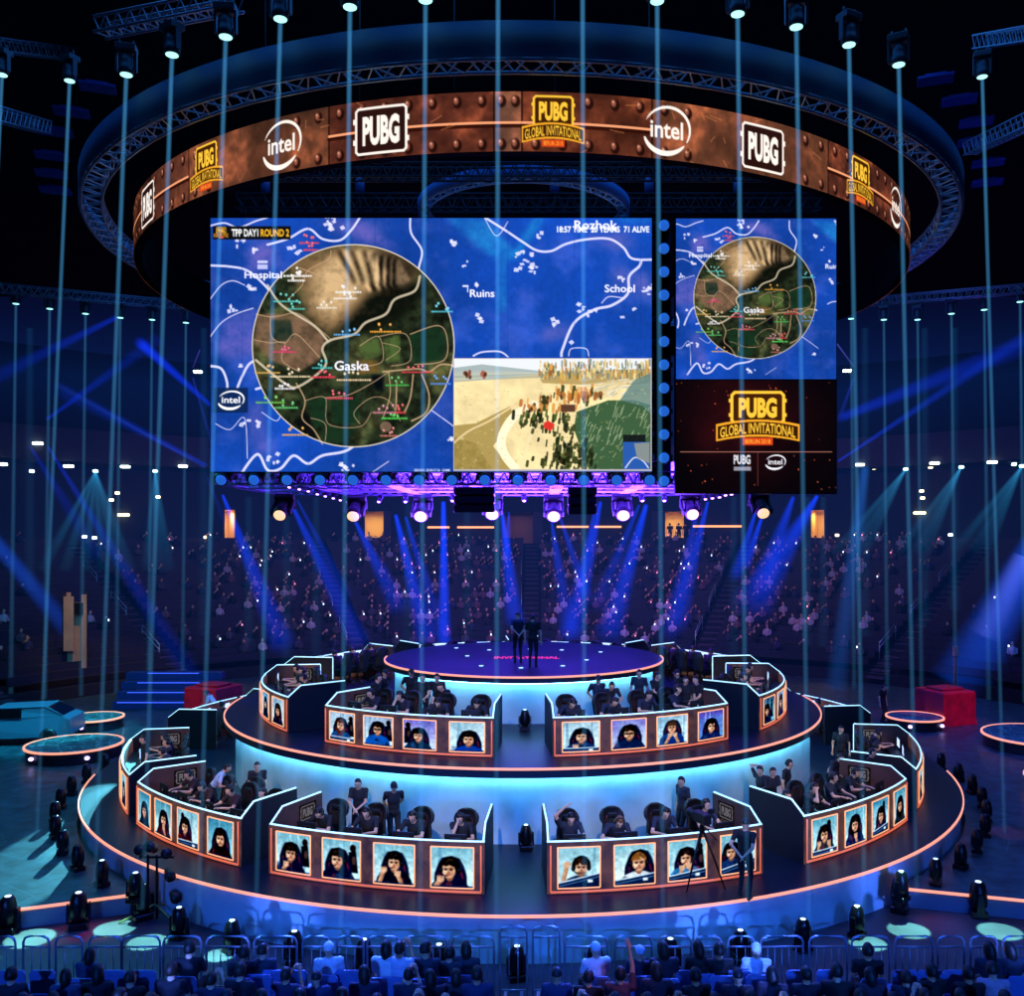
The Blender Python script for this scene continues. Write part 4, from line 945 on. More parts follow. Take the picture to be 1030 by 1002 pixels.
def podium(c, r, label, lamps):
    t = thing('round_podium', (c[0], c[1], .45), label, 'podium', 'small round podiums'); cc = (c[0], c[1])
    b = MB(); b.lathe([(r - .06, .452), (r - .04, .86), (r, .87), (r, .9)], (c[0], c[1], 0), 48, sm=False); b.build('drum', mat('podium_drum', '10141e', .5), t)
    b = MB(); b.lathe([(r - .03, .9), (r - .03, .93)], (c[0], c[1], 0), 48, sm=False); b.build('top', floor_mat('podium_map_%d' % int(c[0] * 10), '1c3034', '54706c', 3.0, .6, lines=(1.6, .03, '8ca49c')), t)
    b = MB(); b.arc(cc, r - .035, r + .04, .88, .95, 0, 360, 48); b.build('rim_light', MATS['rim_light'], t)
    for a in lamps:
        d = Vector((math.sin(R(a)), -math.cos(R(a)), 0)); p = Vector((c[0], c[1], .68)) + d * (r + .02)
        b = MB(); b.ball(p, (.09, .09, .07), 10, 6); b.build('side_lamp', mat('violet_lamp', 'd8c8ff', .4, emit='c8b0ff', power=3, sampling='NONE'), t)
podium((-17.2, 35.1), 1.66, 'wide round podium with orange rim on the left deck', (-30, 40))
podium((-18.9, 40.3), 1.15, 'smaller round podium with orange rim behind, on the left deck', (0,))
podium((16.1, 40.4), 1.15, 'small round podium with orange rim beside the red cube on the right deck', (-30, 45))
podium((19.6, 36.6), 2.2, 'largest round podium with orange rim at the right frame edge', (-20,))
podium((17.0, 30.2), 1.3, 'round podium at the right frame edge nearest the viewer', (-50,))
def red_cube(c, s, h, rz, label):
    t = thing('draped_crate', (c[0], c[1], .45), label, 'crate', 'red draped crates'); M = Matrix.Rotation(rz, 3, 'Z')
    m = mat('red_cloth', '8c1030', .6, noise=.35, nscale=2.2); b = MB(); rings = []
    for z, k in ((.455, 1.04), (.8, 1.01), (.45 + h - .06, 1.0), (.45 + h, .96)):
        ring = []
        for e in range(4):
            a0 = R(45 + 90 * e); a1 = R(135 + 90 * e)
            p0 = Vector((math.cos(a0), math.sin(a0), 0)) * s * .707; p1 = Vector((math.cos(a1), math.sin(a1), 0)) * s * .707
            for q in range(8):
                p = p0.lerp(p1, q / 8); wv = 1 + (.018 * math.sin(q * 2.4 + e) if z < 1.3 else 0); ring.append(Vector((c[0], c[1], z)) + M @ (p * k * wv))
        rings.append(ring)
    b.loft(rings); b.build('drape', m, t)
    b = MB(); b.bbox((c[0], c[1], .45 + h + .06), (s * .7, s * .55, .1), .03, M); b.build('lid', mat('lid_red', '7c2038', .5), t)
red_cube((17.9, 41.6), 1.75, 1.45, R(20), 'red cloth draped crate on the right deck')
red_cube((-14.6, 42.6), 1.75, 1.45, R(-22), 'red cloth draped crate on the left deck')
# the car parked at the left edge
def car():
    c = Vector((-20.6, 37.6, .45)); M = Matrix.Rotation(R(8), 3, 'Z'); t = thing('car', c, 'dark estate car on the left deck, roof lit teal', 'car')
    W = lambda x, y, z: c + M @ Vector((x, y, z))
    pr = [(-2.2, .35), (-2.25, .8), (-2.1, .98), (-1.2, 1.05), (-.75, 1.45), (1.2, 1.5), (1.9, 1.12), (2.15, 1.0), (2.2, .4), (1.75, .32), (-1.7, .30)]
    b = MB(); rings = []
    for y, k in ((-.82, .93), (-.86, 1.0), (-.5, 1.02), (.5, 1.02), (.86, 1.0), (.82, .93)):
        rings.append([W(x * (k if k < 1 else 1), y * (.86 if z > 1.1 else 1), z * (1 if abs(y) < .85 else .995)) for x, z in pr])
    b.loft(rings); b.build('car_body', mat('car_paint', '44687c', .35, .2), t)
    for sy in (-1, 1):
        b = MB(); b.loft([[W(x, sy * y, z) for x, y, z in ((-1.0, .80, 1.08), (-.65, .755, 1.40), (.35, .755, 1.43), (.35, .80, 1.08))], [W(x, sy * (y + .012), z) for x, y, z in ((-1.0, .80, 1.08), (-.65, .755, 1.40), (.35, .755, 1.43), (.35, .80, 1.08))]]); b.build('window', mat('car_glass', '06080c', .1), t)
    b = MB(); b.loft([[W(x, y, z) for x, y, z in ((1.26, -.62, 1.46), (1.26, .62, 1.46), (1.86, .7, 1.13), (1.86, -.7, 1.13))], [W(x + .02, y, z + .02) for x, y, z in ((1.26, -.62, 1.46), (1.26, .62, 1.46), (1.86, .7, 1.13), (1.86, -.7, 1.13))]]); b.build('windscreen', MATS['car_glass'], t)
    for sx in (-1.35, 1.35):
        for sy in (-.8, .8):
            b = MB(); b.lathe([(.2, -.1), (.32, -.09), (.33, 0), (.32, .09), (.2, .1)], W(sx, sy, .33), 20, rot=M @ Matrix.Rotation(R(90), 3, 'X')); b.build('wheel', BLK, t)
car()
# ------------------------------------------------------------------ the map picture
K = 1.5
def build_map():
    W, H = int((664 - 204) * K), int((482 - 212) * K)
    cv = Canvas(W, H, '1038a4')
    n1 = vnoise(W, H, 130, 3)[..., None]; n2 = vnoise(W, H, 26, 5)[..., None]
    n0 = vnoise(W, H, 60, 17)[..., None]; nf = vnoise(W, H, 5, 18)[..., None]
    cv.a[:] = np.array([.07, .262, .655]) * (.72 + .56 * n1) * (.93 + .14 * nf) + np.array([.22, .12, .14]) * np.clip((n2 * .5 + n0 * .5 - .5) * 5, 0, 1) * .5
    T4 = lambda pts: [((200 + x * .2894 - 204) * K, (200 + y * .2894 - 212) * K) for x, y in pts]
    T5 = lambda pts: [((450 + x * .2894 - 204) * K, (200 + y * .2894 - 212) * K) for x, y in pts]
    L = lambda T, pts, w, col, al=1: cv.line(T(pts), w * K, col, al, smooth=True)
    def soft(pts, col, al, r_=7):
        c2 = Canvas(W, H); c2.poly(pts, (1, 1, 1)); mk = blur(c2.a[..., :1], r_) * al * np.clip(.35 + 1.3 * n2, 0, 1.2) * (.7 + .6 * nf); mk = np.clip(mk, 0, 1); cv.a = (cv.a * (1 - mk) + np.array(cv.c(col)) * mk).astype(np.float32)
    for T, pts in ((T4, [(90, 420), (190, 380), (200, 540), (100, 550), (60, 510)]), (T4, [(180, 160), (260, 150), (300, 250), (170, 250)]), (T4, [(400, 70), (560, 65), (700, 180), (560, 160)]), (T4, [(170, 720), (220, 700), (260, 900), (180, 860)])):
        soft(T(pts), '6c60b8', .62)
    for pts in ([(0, 65), (130, 70), (230, 180), (300, 65), (340, 66), (240, 210), (170, 215), (60, 130)], [(180, 220), (205, 215), (200, 400), (180, 380)], [(560, 66), (710, 66), (690, 85), (600, 80)]): soft(T5(pts), '1c84cc', .62, 4)
    for pts in ([(575, 245), (625, 245), (625, 290), (575, 290)], [(640, 260), (705, 260), (705, 335), (650, 335)], [(330, 450), (420, 430), (430, 480), (320, 500)], [(470, 120), (640, 110), (650, 180), (520, 175)]): soft(T5(pts), '6060b4', .6)
    r = random.Random(4)
    def blobs(T, cx, cy, sx, sy, n, col='e8e4ff'):
        for _ in range(n):
            x, y = cx + r.uniform(-sx, sx), cy + r.uniform(-sy, sy); w, h = r.uniform(4, 12), r.uniform(4, 10); a = r.uniform(0, 1.5)
            q = [(x + w * math.cos(a + k), y + h * math.sin(a + k)) for k in (0, 1.57, 3.14, 4.71)]; cv.poly(T(q), col, .85)
    for a in ((470, 85, 35, 25, 14), (335, 178, 20, 14, 5), (205, 185, 15, 10, 4), (120, 380, 15, 12, 5), (185, 310, 12, 10, 4), (145, 155, 12, 14, 4), (260, 900, 20, 20, 6), (520, 930, 30, 14, 8), (870, 830, 10, 20, 4), (165, 775, 16, 10, 4), (140, 580, 8, 4, 2), (205, 780, 6, 16, 3), (880, 155, 15, 6, 3)): blobs(T4, *a)
    for a in ((265, 215, 30, 34, 16), (320, 125, 8, 14, 3), (110, 415, 10, 14, 4), (465, 370, 10, 22, 5), (375, 430, 14, 12, 5), (55, 225, 14, 10, 3), (500, 395, 16, 12, 5), (602, 272, 16, 12, 5), (688, 312, 22, 22, 8), (105, 297, 12, 8, 3), (300, 245, 12, 12, 4), (645, 380, 8, 6, 2), (605, 408, 4, 3, 1), (435, 498, 5, 3, 1), (15, 155, 10, 8, 3)): blobs(T5, *a)
    RD = 'e4e0ff'
    for pts, w in (([(40, 95), (90, 85), (140, 100), (200, 78), (240, 66)], 1.6), ([(40, 232), (110, 236), (170, 250), (230, 300), (290, 370), (400, 440), (460, 490)], 2.2), ([(240, 160), (310, 140), (380, 105), (430, 140), (490, 145), (530, 110), (560, 66)], 2.2),
                   ([(735, 66), (738, 120), (775, 180), (765, 240), (770, 270)], 2.0), ([(40, 580), (80, 590), (100, 640), (95, 680)], 2.4), ([(132, 665), (150, 620), (180, 570), (230, 556), (262, 590), (250, 640), (200, 660)], 2.4),
                   ([(150, 950), (205, 885), (240, 940), (285, 935), (330, 890), (380, 918), (430, 890), (520, 870), (600, 800), (680, 790), (760, 740), (800, 700), (780, 620), (830, 575), (890, 580)], 2.6),
                   ([(40, 350), (80, 300), (120, 285), (160, 300)], 1.0), ([(40, 480), (80, 430), (130, 400), (190, 380)], 1.0), ([(60, 780), (110, 800), (160, 760), (170, 900)], .8), ([(790, 720), (860, 770), (900, 800)], 1.0), ([(600, 950), (660, 910)], .8), ([(220, 740), (270, 770), (290, 740)], .8)):
        L(T4, pts, w, RD, .92)
    for pts, w in (([(130, 66), (200, 110), (260, 150), (310, 180), (360, 182), (410, 158), (480, 142), (560, 140), (610, 170), (640, 208), (710, 212)], 2.3), ([(672, 215), (665, 235), (630, 270), (625, 330), (570, 370), (510, 385), (440, 430), (400, 520), (395, 545)], 2.6), ([(90, 545), (120, 532), (180, 530), (210, 548)], 1.6),
                   ([(535, 362), (560, 340), (610, 345)], 1.0), ([(420, 545), (430, 520), (480, 520), (490, 545)], 1.0), ([(130, 70), (170, 130), (210, 80)], .8)): L(T5, pts, w, RD, .92)
    # faint grid of the LED modules
    for x in range(60, W, 100): cv.line([(x, 0), (x, H)], 1, '0c2c84', .35)
    # the disc
    cx, cy = T4([(537, 510)])[0]; rr = 350 * .2894 * K
    ys, xs = np.mgrid[0:H, 0:W]; m = np.clip(rr - np.hypot(xs + .5 - cx, ys + .5 - cy) + .5, 0, 1)[..., None]
    n3 = vnoise(W, H, 40, 9)[..., None]; n4 = vnoise(W, H, 9, 11)[..., None]; n5 = vnoise(W, H, 70, 21)[..., None]
    g = np.array([.13, .165, .105]) * (.2 + 1.6 * n4) * (.55 + .9 * n3) + np.array([.28, .21, .10]) * np.clip((n3 - .5) * 2.5, 0, 1) * .8
    cv.a = cv.a * (1 - m) + g * m
    def inpoly(pts, col, al=1.0, r_=1.6):
        c2 = Canvas(W, H); c2.poly(T4(pts), (1, 1, 1)); mk = blur(c2.a[..., :1], r_) * m * al * (.5 + .9 * n4); mk = np.clip(mk, 0, 1); cv.a = cv.a * (1 - mk) + np.array(cv.c(col)) * mk
    inpoly([(300, 200), (480, 165), (660, 170), (760, 230), (740, 330), (640, 380), (560, 430), (440, 470), (380, 420), (360, 320)], '7c6040', 1.0, 8)
    inpoly([(470, 200), (560, 170), (640, 200), (560, 330), (460, 420), (400, 380), (400, 260)], 'd4b080', 1.0, 9)
    for k in range(9):
        x = 600 + 18 * k - 3 * k * k * .2; inpoly([(x - 20, 190 + 3 * k), (x - 8, 188 + 3 * k), (x + 30, 250 + 4 * k), (x - 5, 330 - 2 * k), (x - 22, 300)], '080604' if k % 2 else 'f0c490', 1.2, 2.2)
    for k in range(6): inpoly([(480 + 22 * k, 180), (492 + 22 * k, 178), (560 + 14 * k, 280), (540 + 14 * k, 300)], '1c140c' if k % 2 == 0 else 'e8c490', 1.0, 3)
    inpoly([(600, 330), (760, 290), (800, 300), (700, 420), (560, 470), (480, 470)], '0c100a', 1.1, 6)
    inpoly([(590, 180), (700, 190), (770, 240), (700, 330), (620, 350), (660, 260)], '0a0806', .6, 5)
    inpoly([(200, 400), (290, 400), (350, 400), (440, 480), (420, 560), (350, 600), (250, 560), (195, 500)], '80604a', .85)
    inpoly([(250, 420), (320, 420), (330, 480), (280, 500), (252, 480)], '1c2c24', .9)
    for pts in ([(550, 510), (620, 480), (640, 540), (580, 560)], [(640, 490), (700, 470), (700, 560), (650, 570)]): inpoly(pts, '4a6030', .9)
    for pts in ([(730, 470), (830, 445), (860, 480), (850, 560), (750, 570)], [(380, 700), (450, 690), (450, 780), (400, 800)], [(460, 700), (560, 690), (550, 780), (470, 780)], [(430, 790), (560, 790), (500, 850), (430, 840)]): inpoly(pts, '14301e', .9)
    inpoly([(330, 770), (380, 740), (420, 860), (350, 800)], '08090c', .9); inpoly([(600, 610), (645, 610), (640, 670), (610, 660)], '060a10', .9)
    inpoly([(540, 560), (620, 560), (630, 600), (560, 610)], '6c5428', .9)
    FL = 'c8a480'
    for pts, w in (([(200, 400), (250, 410), (290, 405), (350, 400), (440, 470), (460, 490)], .8), ([(250, 410), (255, 480), (300, 500), (340, 470), (420, 550)], .8), ([(195, 490), (250, 500), (300, 500), (290, 560), (350, 600)], .7),
                   ([(560, 510), (625, 478), (640, 560), (590, 580)], .8), ([(625, 478), (720, 470), (735, 560), (670, 580)], .8), ([(735, 470), (830, 440), (862, 480), (852, 560), (750, 575)], 1.0), ([(650, 560), (700, 520), (640, 500)], .6),
                   ([(340, 640), (370, 700), (360, 760), (400, 800), (430, 850)], 1.3), ([(370, 700), (440, 690), (450, 780), (560, 790), (600, 740)], .7), ([(440, 690), (520, 680), (600, 640), (660, 600)], .8), ([(390, 760), (440, 780), (440, 840)], .7), ([(560, 780), (540, 740), (600, 690), (660, 700), (700, 770)], .7),
                   ([(660, 600), (665, 680), (640, 760)], 1.0), ([(745, 610), (735, 690), (715, 740)], 1.5), ([(775, 610), (800, 680), (790, 740), (740, 770)], 1.6), ([(688, 640), (685, 730)], 1.4), ([(310, 350), (360, 300), (380, 250), (450, 210), (460, 180)], .8), ([(200, 560), (300, 640), (350, 650), (440, 580), (430, 520), (460, 490), (540, 470), (580, 430), (650, 400), (680, 350), (750, 320), (768, 270)], 2.4),
                   ([(240, 300), (290, 370), (400, 440), (450, 495)], 2.2), ([(350, 240), (430, 270), (520, 300)], .8), ([(640, 600), (760, 590), (800, 600), (840, 575), (885, 578)], 1.6)):
        L(T4, pts, w, FL if w < 2 else 'd8c8ac', .85)
    cv.ell(*T4([(650, 790)])[0], 20 * .29 * K, 18 * .29 * K, 'a8806c', .6)
    # ring of the disc
    t = np.linspace(0, 2 * np.pi, 90); cv.line([(cx + rr * math.cos(a), cy + rr * math.sin(a)) for a in t], 1.7, 'f0e0c8', .9)
    # team markers
    for x, y, w, col in ((305, 350, 90, '58c0b4'), (340, 376, 60, '58c0b4'), (300, 525, 80, 'd83a6c'), (515, 465, 90, '60a8e0'), (650, 455, 110, 'e89c34'), (845, 385, 75, '58c8e0'), (430, 580, 70, '48b8b8'), (435, 612, 80, 'd83a50'), (240, 597, 90, 'd8a450'), (250, 700, 100, '70c048'), (305, 718, 80, '58b86c'), (490, 685, 90, 'e04a5c'),
                         (760, 595, 110, 'd84048'), (690, 640, 80, '40b050'), (680, 755, 90, '50c050'), (650, 735, 90, 'c87890'), (840, 635, 70, '5888d8'), (335, 812, 90, 'e8a844'), (520, 318, 90, 'e8e4e0'), (510, 340, 80, 'e8e4e0'), (445, 372, 70, 'e0d8c8'), (345, 262, 100, 'f0ece8'), (340, 278, 60, 'f0ece8'), (540, 622, 120, 'e8c8a0'), (320, 610, 140, 'e8d0a8'), (300, 652, 70, 'e8e4f0'), (660, 815, 60, 'c87068'), (385, 148, 70, 'e04a5c'), (390, 172, 50, 'e04a5c'), (700, 735, 40, 'd84048')):
        p = T4([(x - w / 2, y + 6), (x + w / 2, y + 11)]); rr_ = random.Random(x)
        xx = p[0][0]
        while xx < p[1][0]:
            w_ = rr_.uniform(1.2, 3.4); cv.rect(xx, p[0][1] - 1.2, min(xx + w_, p[1][0]), p[0][1] + 1.6, col, .95); xx += w_ + .6
        for k in range(4):
            q = T4([(x + rr_.uniform(-.3, .3) * w, y + rr_.uniform(-22, 0))])[0]; cv.ell(q[0], q[1], 1.9, 2.2, col, .95); cv.ell(q[0], q[1] - .4, .8, .8, 'ffffff', .6)
    return cv, T4, T5
MAPC, T4, T5 = build_map()
def word(cv, T, txt, x0, y0, x1, y1, col='f4f2ff', bold=.02):
    a, b = T([(x0, y0), (x1, y1)]); cv.text(txt, a[0], a[1], b[0], b[1], col, bold=bold)
small_src = MAPC.a.copy()
def words_on(cv, small=False):
    word(cv, T4, 'Hospital', 160, 252, 290, 284); word(cv, T4, 'Gaska', 472, 562, 592, 596)
    a, b = T4([(205, 215), (240, 245)]); cv.rect(a[0], a[1], b[0], a[1] + 4, 'd8dcff', .9); cv.rect(a[0], a[1] + 6, b[0], b[1], 'd8dcff', .8)
    word(cv, T5, 'Ruins', 78, 315, 163, 342)
words_on(MAPC); small_src = MAPC.a.copy()
word(MAPC, T5, 'School', 545, 298, 650, 325); word(MAPC, T5, 'Rozhok', 440, 76, 590, 108); word(MAPC, T5, '18:57 TIME  20 TEAMS  71 ALIVE', 380, 96, 700, 118, 'ffffff', .03)
a, b = T5([(52, 300), (72, 306)]); MAPC.rect(a[0], a[1], b[0], b[1], 'e0e0ff'); a, b = T5([(68, 300), (72, 325)]); MAPC.rect(a[0], a[1], b[0], b[1], 'e0e0ff')
# banner
a, b = T4([(50, 96), (320, 142)]); MAPC.rect(a[0], a[1], b[0], b[1], '0c0b0c', .95)
word(MAPC, T4, 'TPP DAY1', 115, 106, 208, 132, 'f4f4f4', .035); word(MAPC, T4, 'ROUND 2', 216, 106, 315, 132, 'f8b828', .035)
a, b = T4([(54, 100), (104, 138)]); logo_gold(MAPC, (a[0] + b[0]) / 2, (a[1] + b[1]) / 2, b[0] - a[0], b[1] - a[1])
a, b = T4([(54, 655), (172, 742)]); MAPC.rect(a[0], a[1], b[0], b[1], '0c2450', .9); a, b = T4([(68, 668), (158, 728)]); logo_swirl(MAPC, (a[0] + b[0]) / 2, (a[1] + b[1]) / 2, b[0] - a[0], b[1] - a[1], 'ffffff')
word(MAPC, T4, 'SERVER: 2018.07.26  GAME', 748, 936, 874, 945, 'e8e8ff', .02)
# inset: the in-game view
(ix0, iy0), (ix1, iy1) = T5([(24, 556), (708, 940)])
MAPC.rect(ix0 - 1.5, iy0 - 1.5, ix1 + 2, iy1 + 1.5, 'b8b0b8'); 
iw, ih = int(ix1 - ix0), int(iy1 - iy0); ins = Canvas(iw, ih, 'e8d8b0')
sx_, sy_ = iw / 684, ih / 384; I = lambda pts: [((x - 24) * sx_, (y - 556) * sy_) for x, y in pts]
n = vnoise(iw, ih, 16, 31)[..., None]; nb = vnoise(iw, ih, 5, 32)[..., None]
ins.a[:] = np.array([.98, .89, .66]) * (.86 + .22 * n)
ins.poly(I([(0, 500), (720, 500), (720, 600), (300, 610), (0, 640)]), 'e8ecf0'); ins.poly(I([(0, 590), (120, 575), (340, 600), (340, 620), (0, 636)]), '9cacac', .9)
for k in range(5): ins.poly(I([(0, 600 + 8 * k), (200 + 60 * k, 596 + 6 * k), (340, 604), (340, 608), (0, 606 + 9 * k)]), ['b4bcb4', 'c8c8b0', 'a8a890', 'd8ccA0'.lower(), 'c0b088'][k], .6)
ins.poly(I([(320, 600), (720, 590), (720, 640), (560, 650), (330, 640)]), 'a88c50', .8)
for k in range(260):
    rr_ = random.Random(k); x = rr_.uniform(320, 708); y = rr_.uniform(575, 632); q_ = I([(x, y), (x + rr_.uniform(-2, 2), y - rr_.uniform(8, 22))]); ins.line(q_, rr_.uniform(1.2, 3.2), rr_.choice(['e0b050', 'c8903c', '8c9070', 'f0e0a8', 'a8744a', '70807c', 'd8c890', '506048']), .85)
for k in range(90):
    rr_ = random.Random(k + 900); x = rr_.uniform(430, 700); y = rr_.uniform(628, 690); ins.line(I([(x, y), (x + rr_.uniform(10, 40), y - rr_.uniform(2, 10))]), rr_.uniform(1, 2.4), rr_.choice(['f0e8d0', 'd8d0b8', 'a8b0a0', 'c8b080']), .7)
ins.poly(I([(0, 790), (100, 780), (220, 720), (230, 760), (160, 860), (240, 960), (0, 960)]), 'a89050', .95)
mk = Canvas(iw, ih); mk.poly(I([(0, 820), (100, 850), (170, 960), (0, 960)]), (1, 1, 1)); ins.a = ins.a * (1 - mk.a * .6 * nb) + np.array([.45, .38, .14]) * mk.a * .6 * nb
ins.line(I([(0, 870), (70, 810), (150, 770), (260, 700)]), 3, 'e8cf9a', .9, smooth=True)
ins.line(I([(300, 715), (230, 760), (190, 830), (200, 890), (250, 950)]), 13, 'fff0cc', 1, smooth=True); ins.line(I([(250, 950), (330, 720), (420, 660), (620, 640)]), 5, 'f4e0b0', .6, smooth=True)
ins.poly(I([(450, 740), (560, 700), (650, 700), (720, 720), (720, 960), (500, 960), (470, 880), (440, 800)]), '3c5c3c')
ins.poly(I([(600, 700), (650, 630), (720, 600), (720, 760), (680, 720)]), '587c7c', .8)
for k in range(70):
    rr_ = random.Random(k + 100); x = rr_.uniform(460, 700); y = rr_.uniform(720, 920); q = I([(x, y), (x + 10, y - 26 * rr_.random() - 8)]); ins.line(q, 1.1, 'a8b890', .8)
for k in range(230):
    rr_ = random.Random(k + 300); x, y = rr_.choice([(rr_.gauss(300, 28), rr_.gauss(760, 30)), (rr_.gauss(345, 26), rr_.gauss(770, 50)), (rr_.gauss(400, 26), rr_.gauss(720, 50)), (rr_.gauss(415, 24), rr_.gauss(830, 60)), (rr_.gauss(480, 24), rr_.gauss(690, 18)), (rr_.gauss(470, 26), rr_.gauss(910, 24)), (rr_.gauss(390, 40), rr_.gauss(920, 16))])
    c_ = rr_.choice(['38401c', '28301a', '1c2410', '141c0c', '4c5a28'] if y > 745 else ['b86c30', 'd08c40', '9c5828', '38401c', 'e0a050']); ins.line(I([(x, y), (x + 2, y - rr_.uniform(8, 26))]), rr_.uniform(2, 5.5), c_, .9)
for k in range(420):
    rr_ = random.Random(k + 3000); x = rr_.uniform(24, 700); y = rr_.uniform(650, 940); ins.ell(*I([(x, y)])[0], rr_.uniform(.5, 2.2), rr_.uniform(.4, 1.2), rr_.choice(['fff4d0', 'b89858', '8c7840', 'f8e0a0']), .35)
for x, y, c in ((400, 680, 'b07038'), (480, 680, 'b87440'), (525, 680, '8c5a30'), (295, 725, 'c07838'), (70, 612, '8c4a38'), (130, 615, 'a85c44'), (340, 700, '2c3818'), (265, 780, '384820'), (420, 900, '1c2810'), (470, 890, '2c4018'), (400, 910, '101808')):
    [ins.ell(I([(x, y)])[0][0] + random.Random(x + j).uniform(-5, 5), I([(x, y)])[0][1] + random.Random(y + j).uniform(-5, 5), 2.4, 3.2, c if j % 3 else '3c2c18', .85) for j in range(9)]
ins.poly(I([(335, 780), (350, 770), (375, 785), (360, 808), (335, 795)]), 'd8342c'); ins.rect(*I([(395, 715)])[0], *I([(445, 740)])[0], '5c3c2c')
a, b = I([(612, 820), (690, 845)]); ins.rect(a[0], a[1], b[0], b[1], '101418', .9); a, b = I([(612, 845), (704, 940)]); ins.rect(a[0], a[1], b[0], b[1], '2858a8'); ins.line(I([(620, 935), (650, 900), (680, 910), (700, 935)]), 1.6, 'e8e8f8', 1, smooth=True); ins.poly(I([(650, 850), (704, 846), (704, 920), (660, 900)]), '8c9088', .9)
MAPC.blend(int(ix0), int(iy0), np.ones((ih, iw), np.float32), np.zeros(3)); MAPC.a[int(iy0):int(iy0) + ih, int(ix0):int(ix0) + iw] = ins.a

# ------------------------------------------------------------------ the hanging screen cube
YS = 32.0
def screen_obj(name, label, u0, v0, u1, v1, arr, cat='screen'):
    p0, p1 = at(u0, v0, YS), at(u1, v1, YS); c = (p0 + p1) / 2; w, h = p1.x - p0.x, p0.z - p1.z
    t = thing('led_screen', (c.x, YS, p1.z), label, cat)
    cv = Canvas(2, 2); cv.a = arr; cv.h, cv.w = arr.shape[:2]
    paint_mesh('picture', cv, lambda U, V: (p0.x + w * U, YS - .012 + 0 * U, p0.z - h * V), t, gain=1.15)
    b = MB(); b.box((c.x, YS + .12, c.z), (w + .06, .22, h + .06)); b.build('housing', BLKM, t)
    b = MB()
    for k in range(1, 8): b.box((p0.x + w * k / 8, YS + .30, c.z), (.06, .14, h))
    for z in (p1.z + .2, c.z, p0.z - .2): b.box((c.x, YS + .30, z), (w, .14, .06))
    b.build('back_frame', BLKM, t); return t
def crop(a, u0, v0, u1, v1): return a[int((v0 - 212) * K):int((v1 - 212) * K), int((u0 - 204) * K):int((u1 - 204) * K)]
screen_obj('map', 'largest hanging screen showing blue battle map with an inset game view', 212, 219.5, 655.5, 474.5, crop(MAPC.a, 212, 219.5, 655.5, 474.5))
# the smaller map: same picture at .606
uu = np.linspace(680, 841, 242); vv_ = np.linspace(220, 382, 243); su = ((355.4 + (uu - 759.4) / .606) - 204) * K; sv = ((347.6 + (vv_ - 300.3) / .606) - 212) * K
su, sv = np.clip(su, 0, small_src.shape[1] - 2), np.clip(sv, 0, small_src.shape[0] - 2)
i0, j0 = sv.astype(int), su.astype(int); fy, fx = (sv - i0)[:, None, None], (su - j0)[None, :, None]
sm_ = (small_src[np.ix_(i0, j0)] * (1 - fx) + small_src[np.ix_(i0, j0 + 1)] * fx) * (1 - fy) + (small_src[np.ix_(i0 + 1, j0)] * (1 - fx) + small_src[np.ix_(i0 + 1, j0 + 1)] * fx) * fy
screen_obj('map', 'smaller square hanging screen showing the same map circle, right of the largest one', 680, 220, 841, 381.5, sm_)
lw, lh = int(161 * 1.6), int(114 * 1.6); lg = Canvas(lw, lh, '06040a'); n = vnoise(lw, lh, 50, 8)[..., None]; yy, xx = np.mgrid[0:lh, 0:lw]
gl = np.exp(-(((xx - lw * .45) / (lw * .33)) ** 2 + ((yy - lh * .35) / (lh * .4)) ** 2))[..., None]
lg.a = (np.array([.02, .012, .03]) + gl * n * np.array([.42, .07, .07]) * .8).astype(np.float32)
rs = random.Random(2)
for _ in range(46): lg.ell(rs.uniform(0, lw), rs.uniform(0, lh), rs.uniform(.5, 1.4), rs.uniform(.5, 1.4), 'ff7040', rs.uniform(.3, .9))
logo_gold(lg, lw * .51, lh * .345, lw * .52, lh * .47)
lg.line([(lw * .03, lh * .635), (lw * .97, lh * .635)], 1.2, 'c88070', .8); lg.line([(lw * .51, lh * .64), (lw * .51, lh * .93)], 1.0, 'a05040', .7)
lg.text('PUBG', lw * .36, lh * .66, lw * .465, lh * .745, 'd8d8e0', bold=.04); lg.rect(lw * .36, lh * .765, lw * .468, lh * .80, '9090a0'); logo_swirl(lg, lw * .62, lh * .725, lw * .125, lh * .12, 'f0f0f8')
screen_obj('logo', 'black hanging screen with gold tournament logo under the smaller map', 680, 382.5, 841, 496, lg.a)

# ------------------------------------------------------------------ the LED ribbon ring and the trusses
ZR0, ZR1, RR = 16.92, 18.21, 12.5
t = thing('led_ribbon_ring', (SX, SY, ZR0), 'large round ribbon display with rusty picture and logos above the stage', 'ribbon display')
RW, RH = 2600, 76; A0, A1 = -100.0, 100.0
cv = Canvas(RW, RH, '5a2c20'); n = vnoise(RW, RH, 44, 12)[..., None]; n2 = vnoise(RW, RH, 9, 13)[..., None]; n3 = vnoise(RW, RH, 160, 14)[..., None]
cv.a = np.array([.36, .19, .135]) * (.25 + 1.1 * n) * (.6 + .8 * n2) * (.65 + .7 * n3) + np.array([.34, .17, .08]) * np.clip((n - .58) * 4, 0, 1) * (.4 + .9 * n2) * .8
cv.a = cv.a.astype(np.float32)
ppa = RW / (A1 - A0); ax = lambda a: (a - A0) * ppa
ppm = ppa / (math.radians(1) * RR); ra_ = random.Random(9)
segs = [-100.0] + [ang(near_on(u, RR)) for u in (152, 190, 331, 497, 525, 656, 833, 905)] + [100.0]; LN = [1, 1, 0, 1, 1, 1, 0, 1, 1]
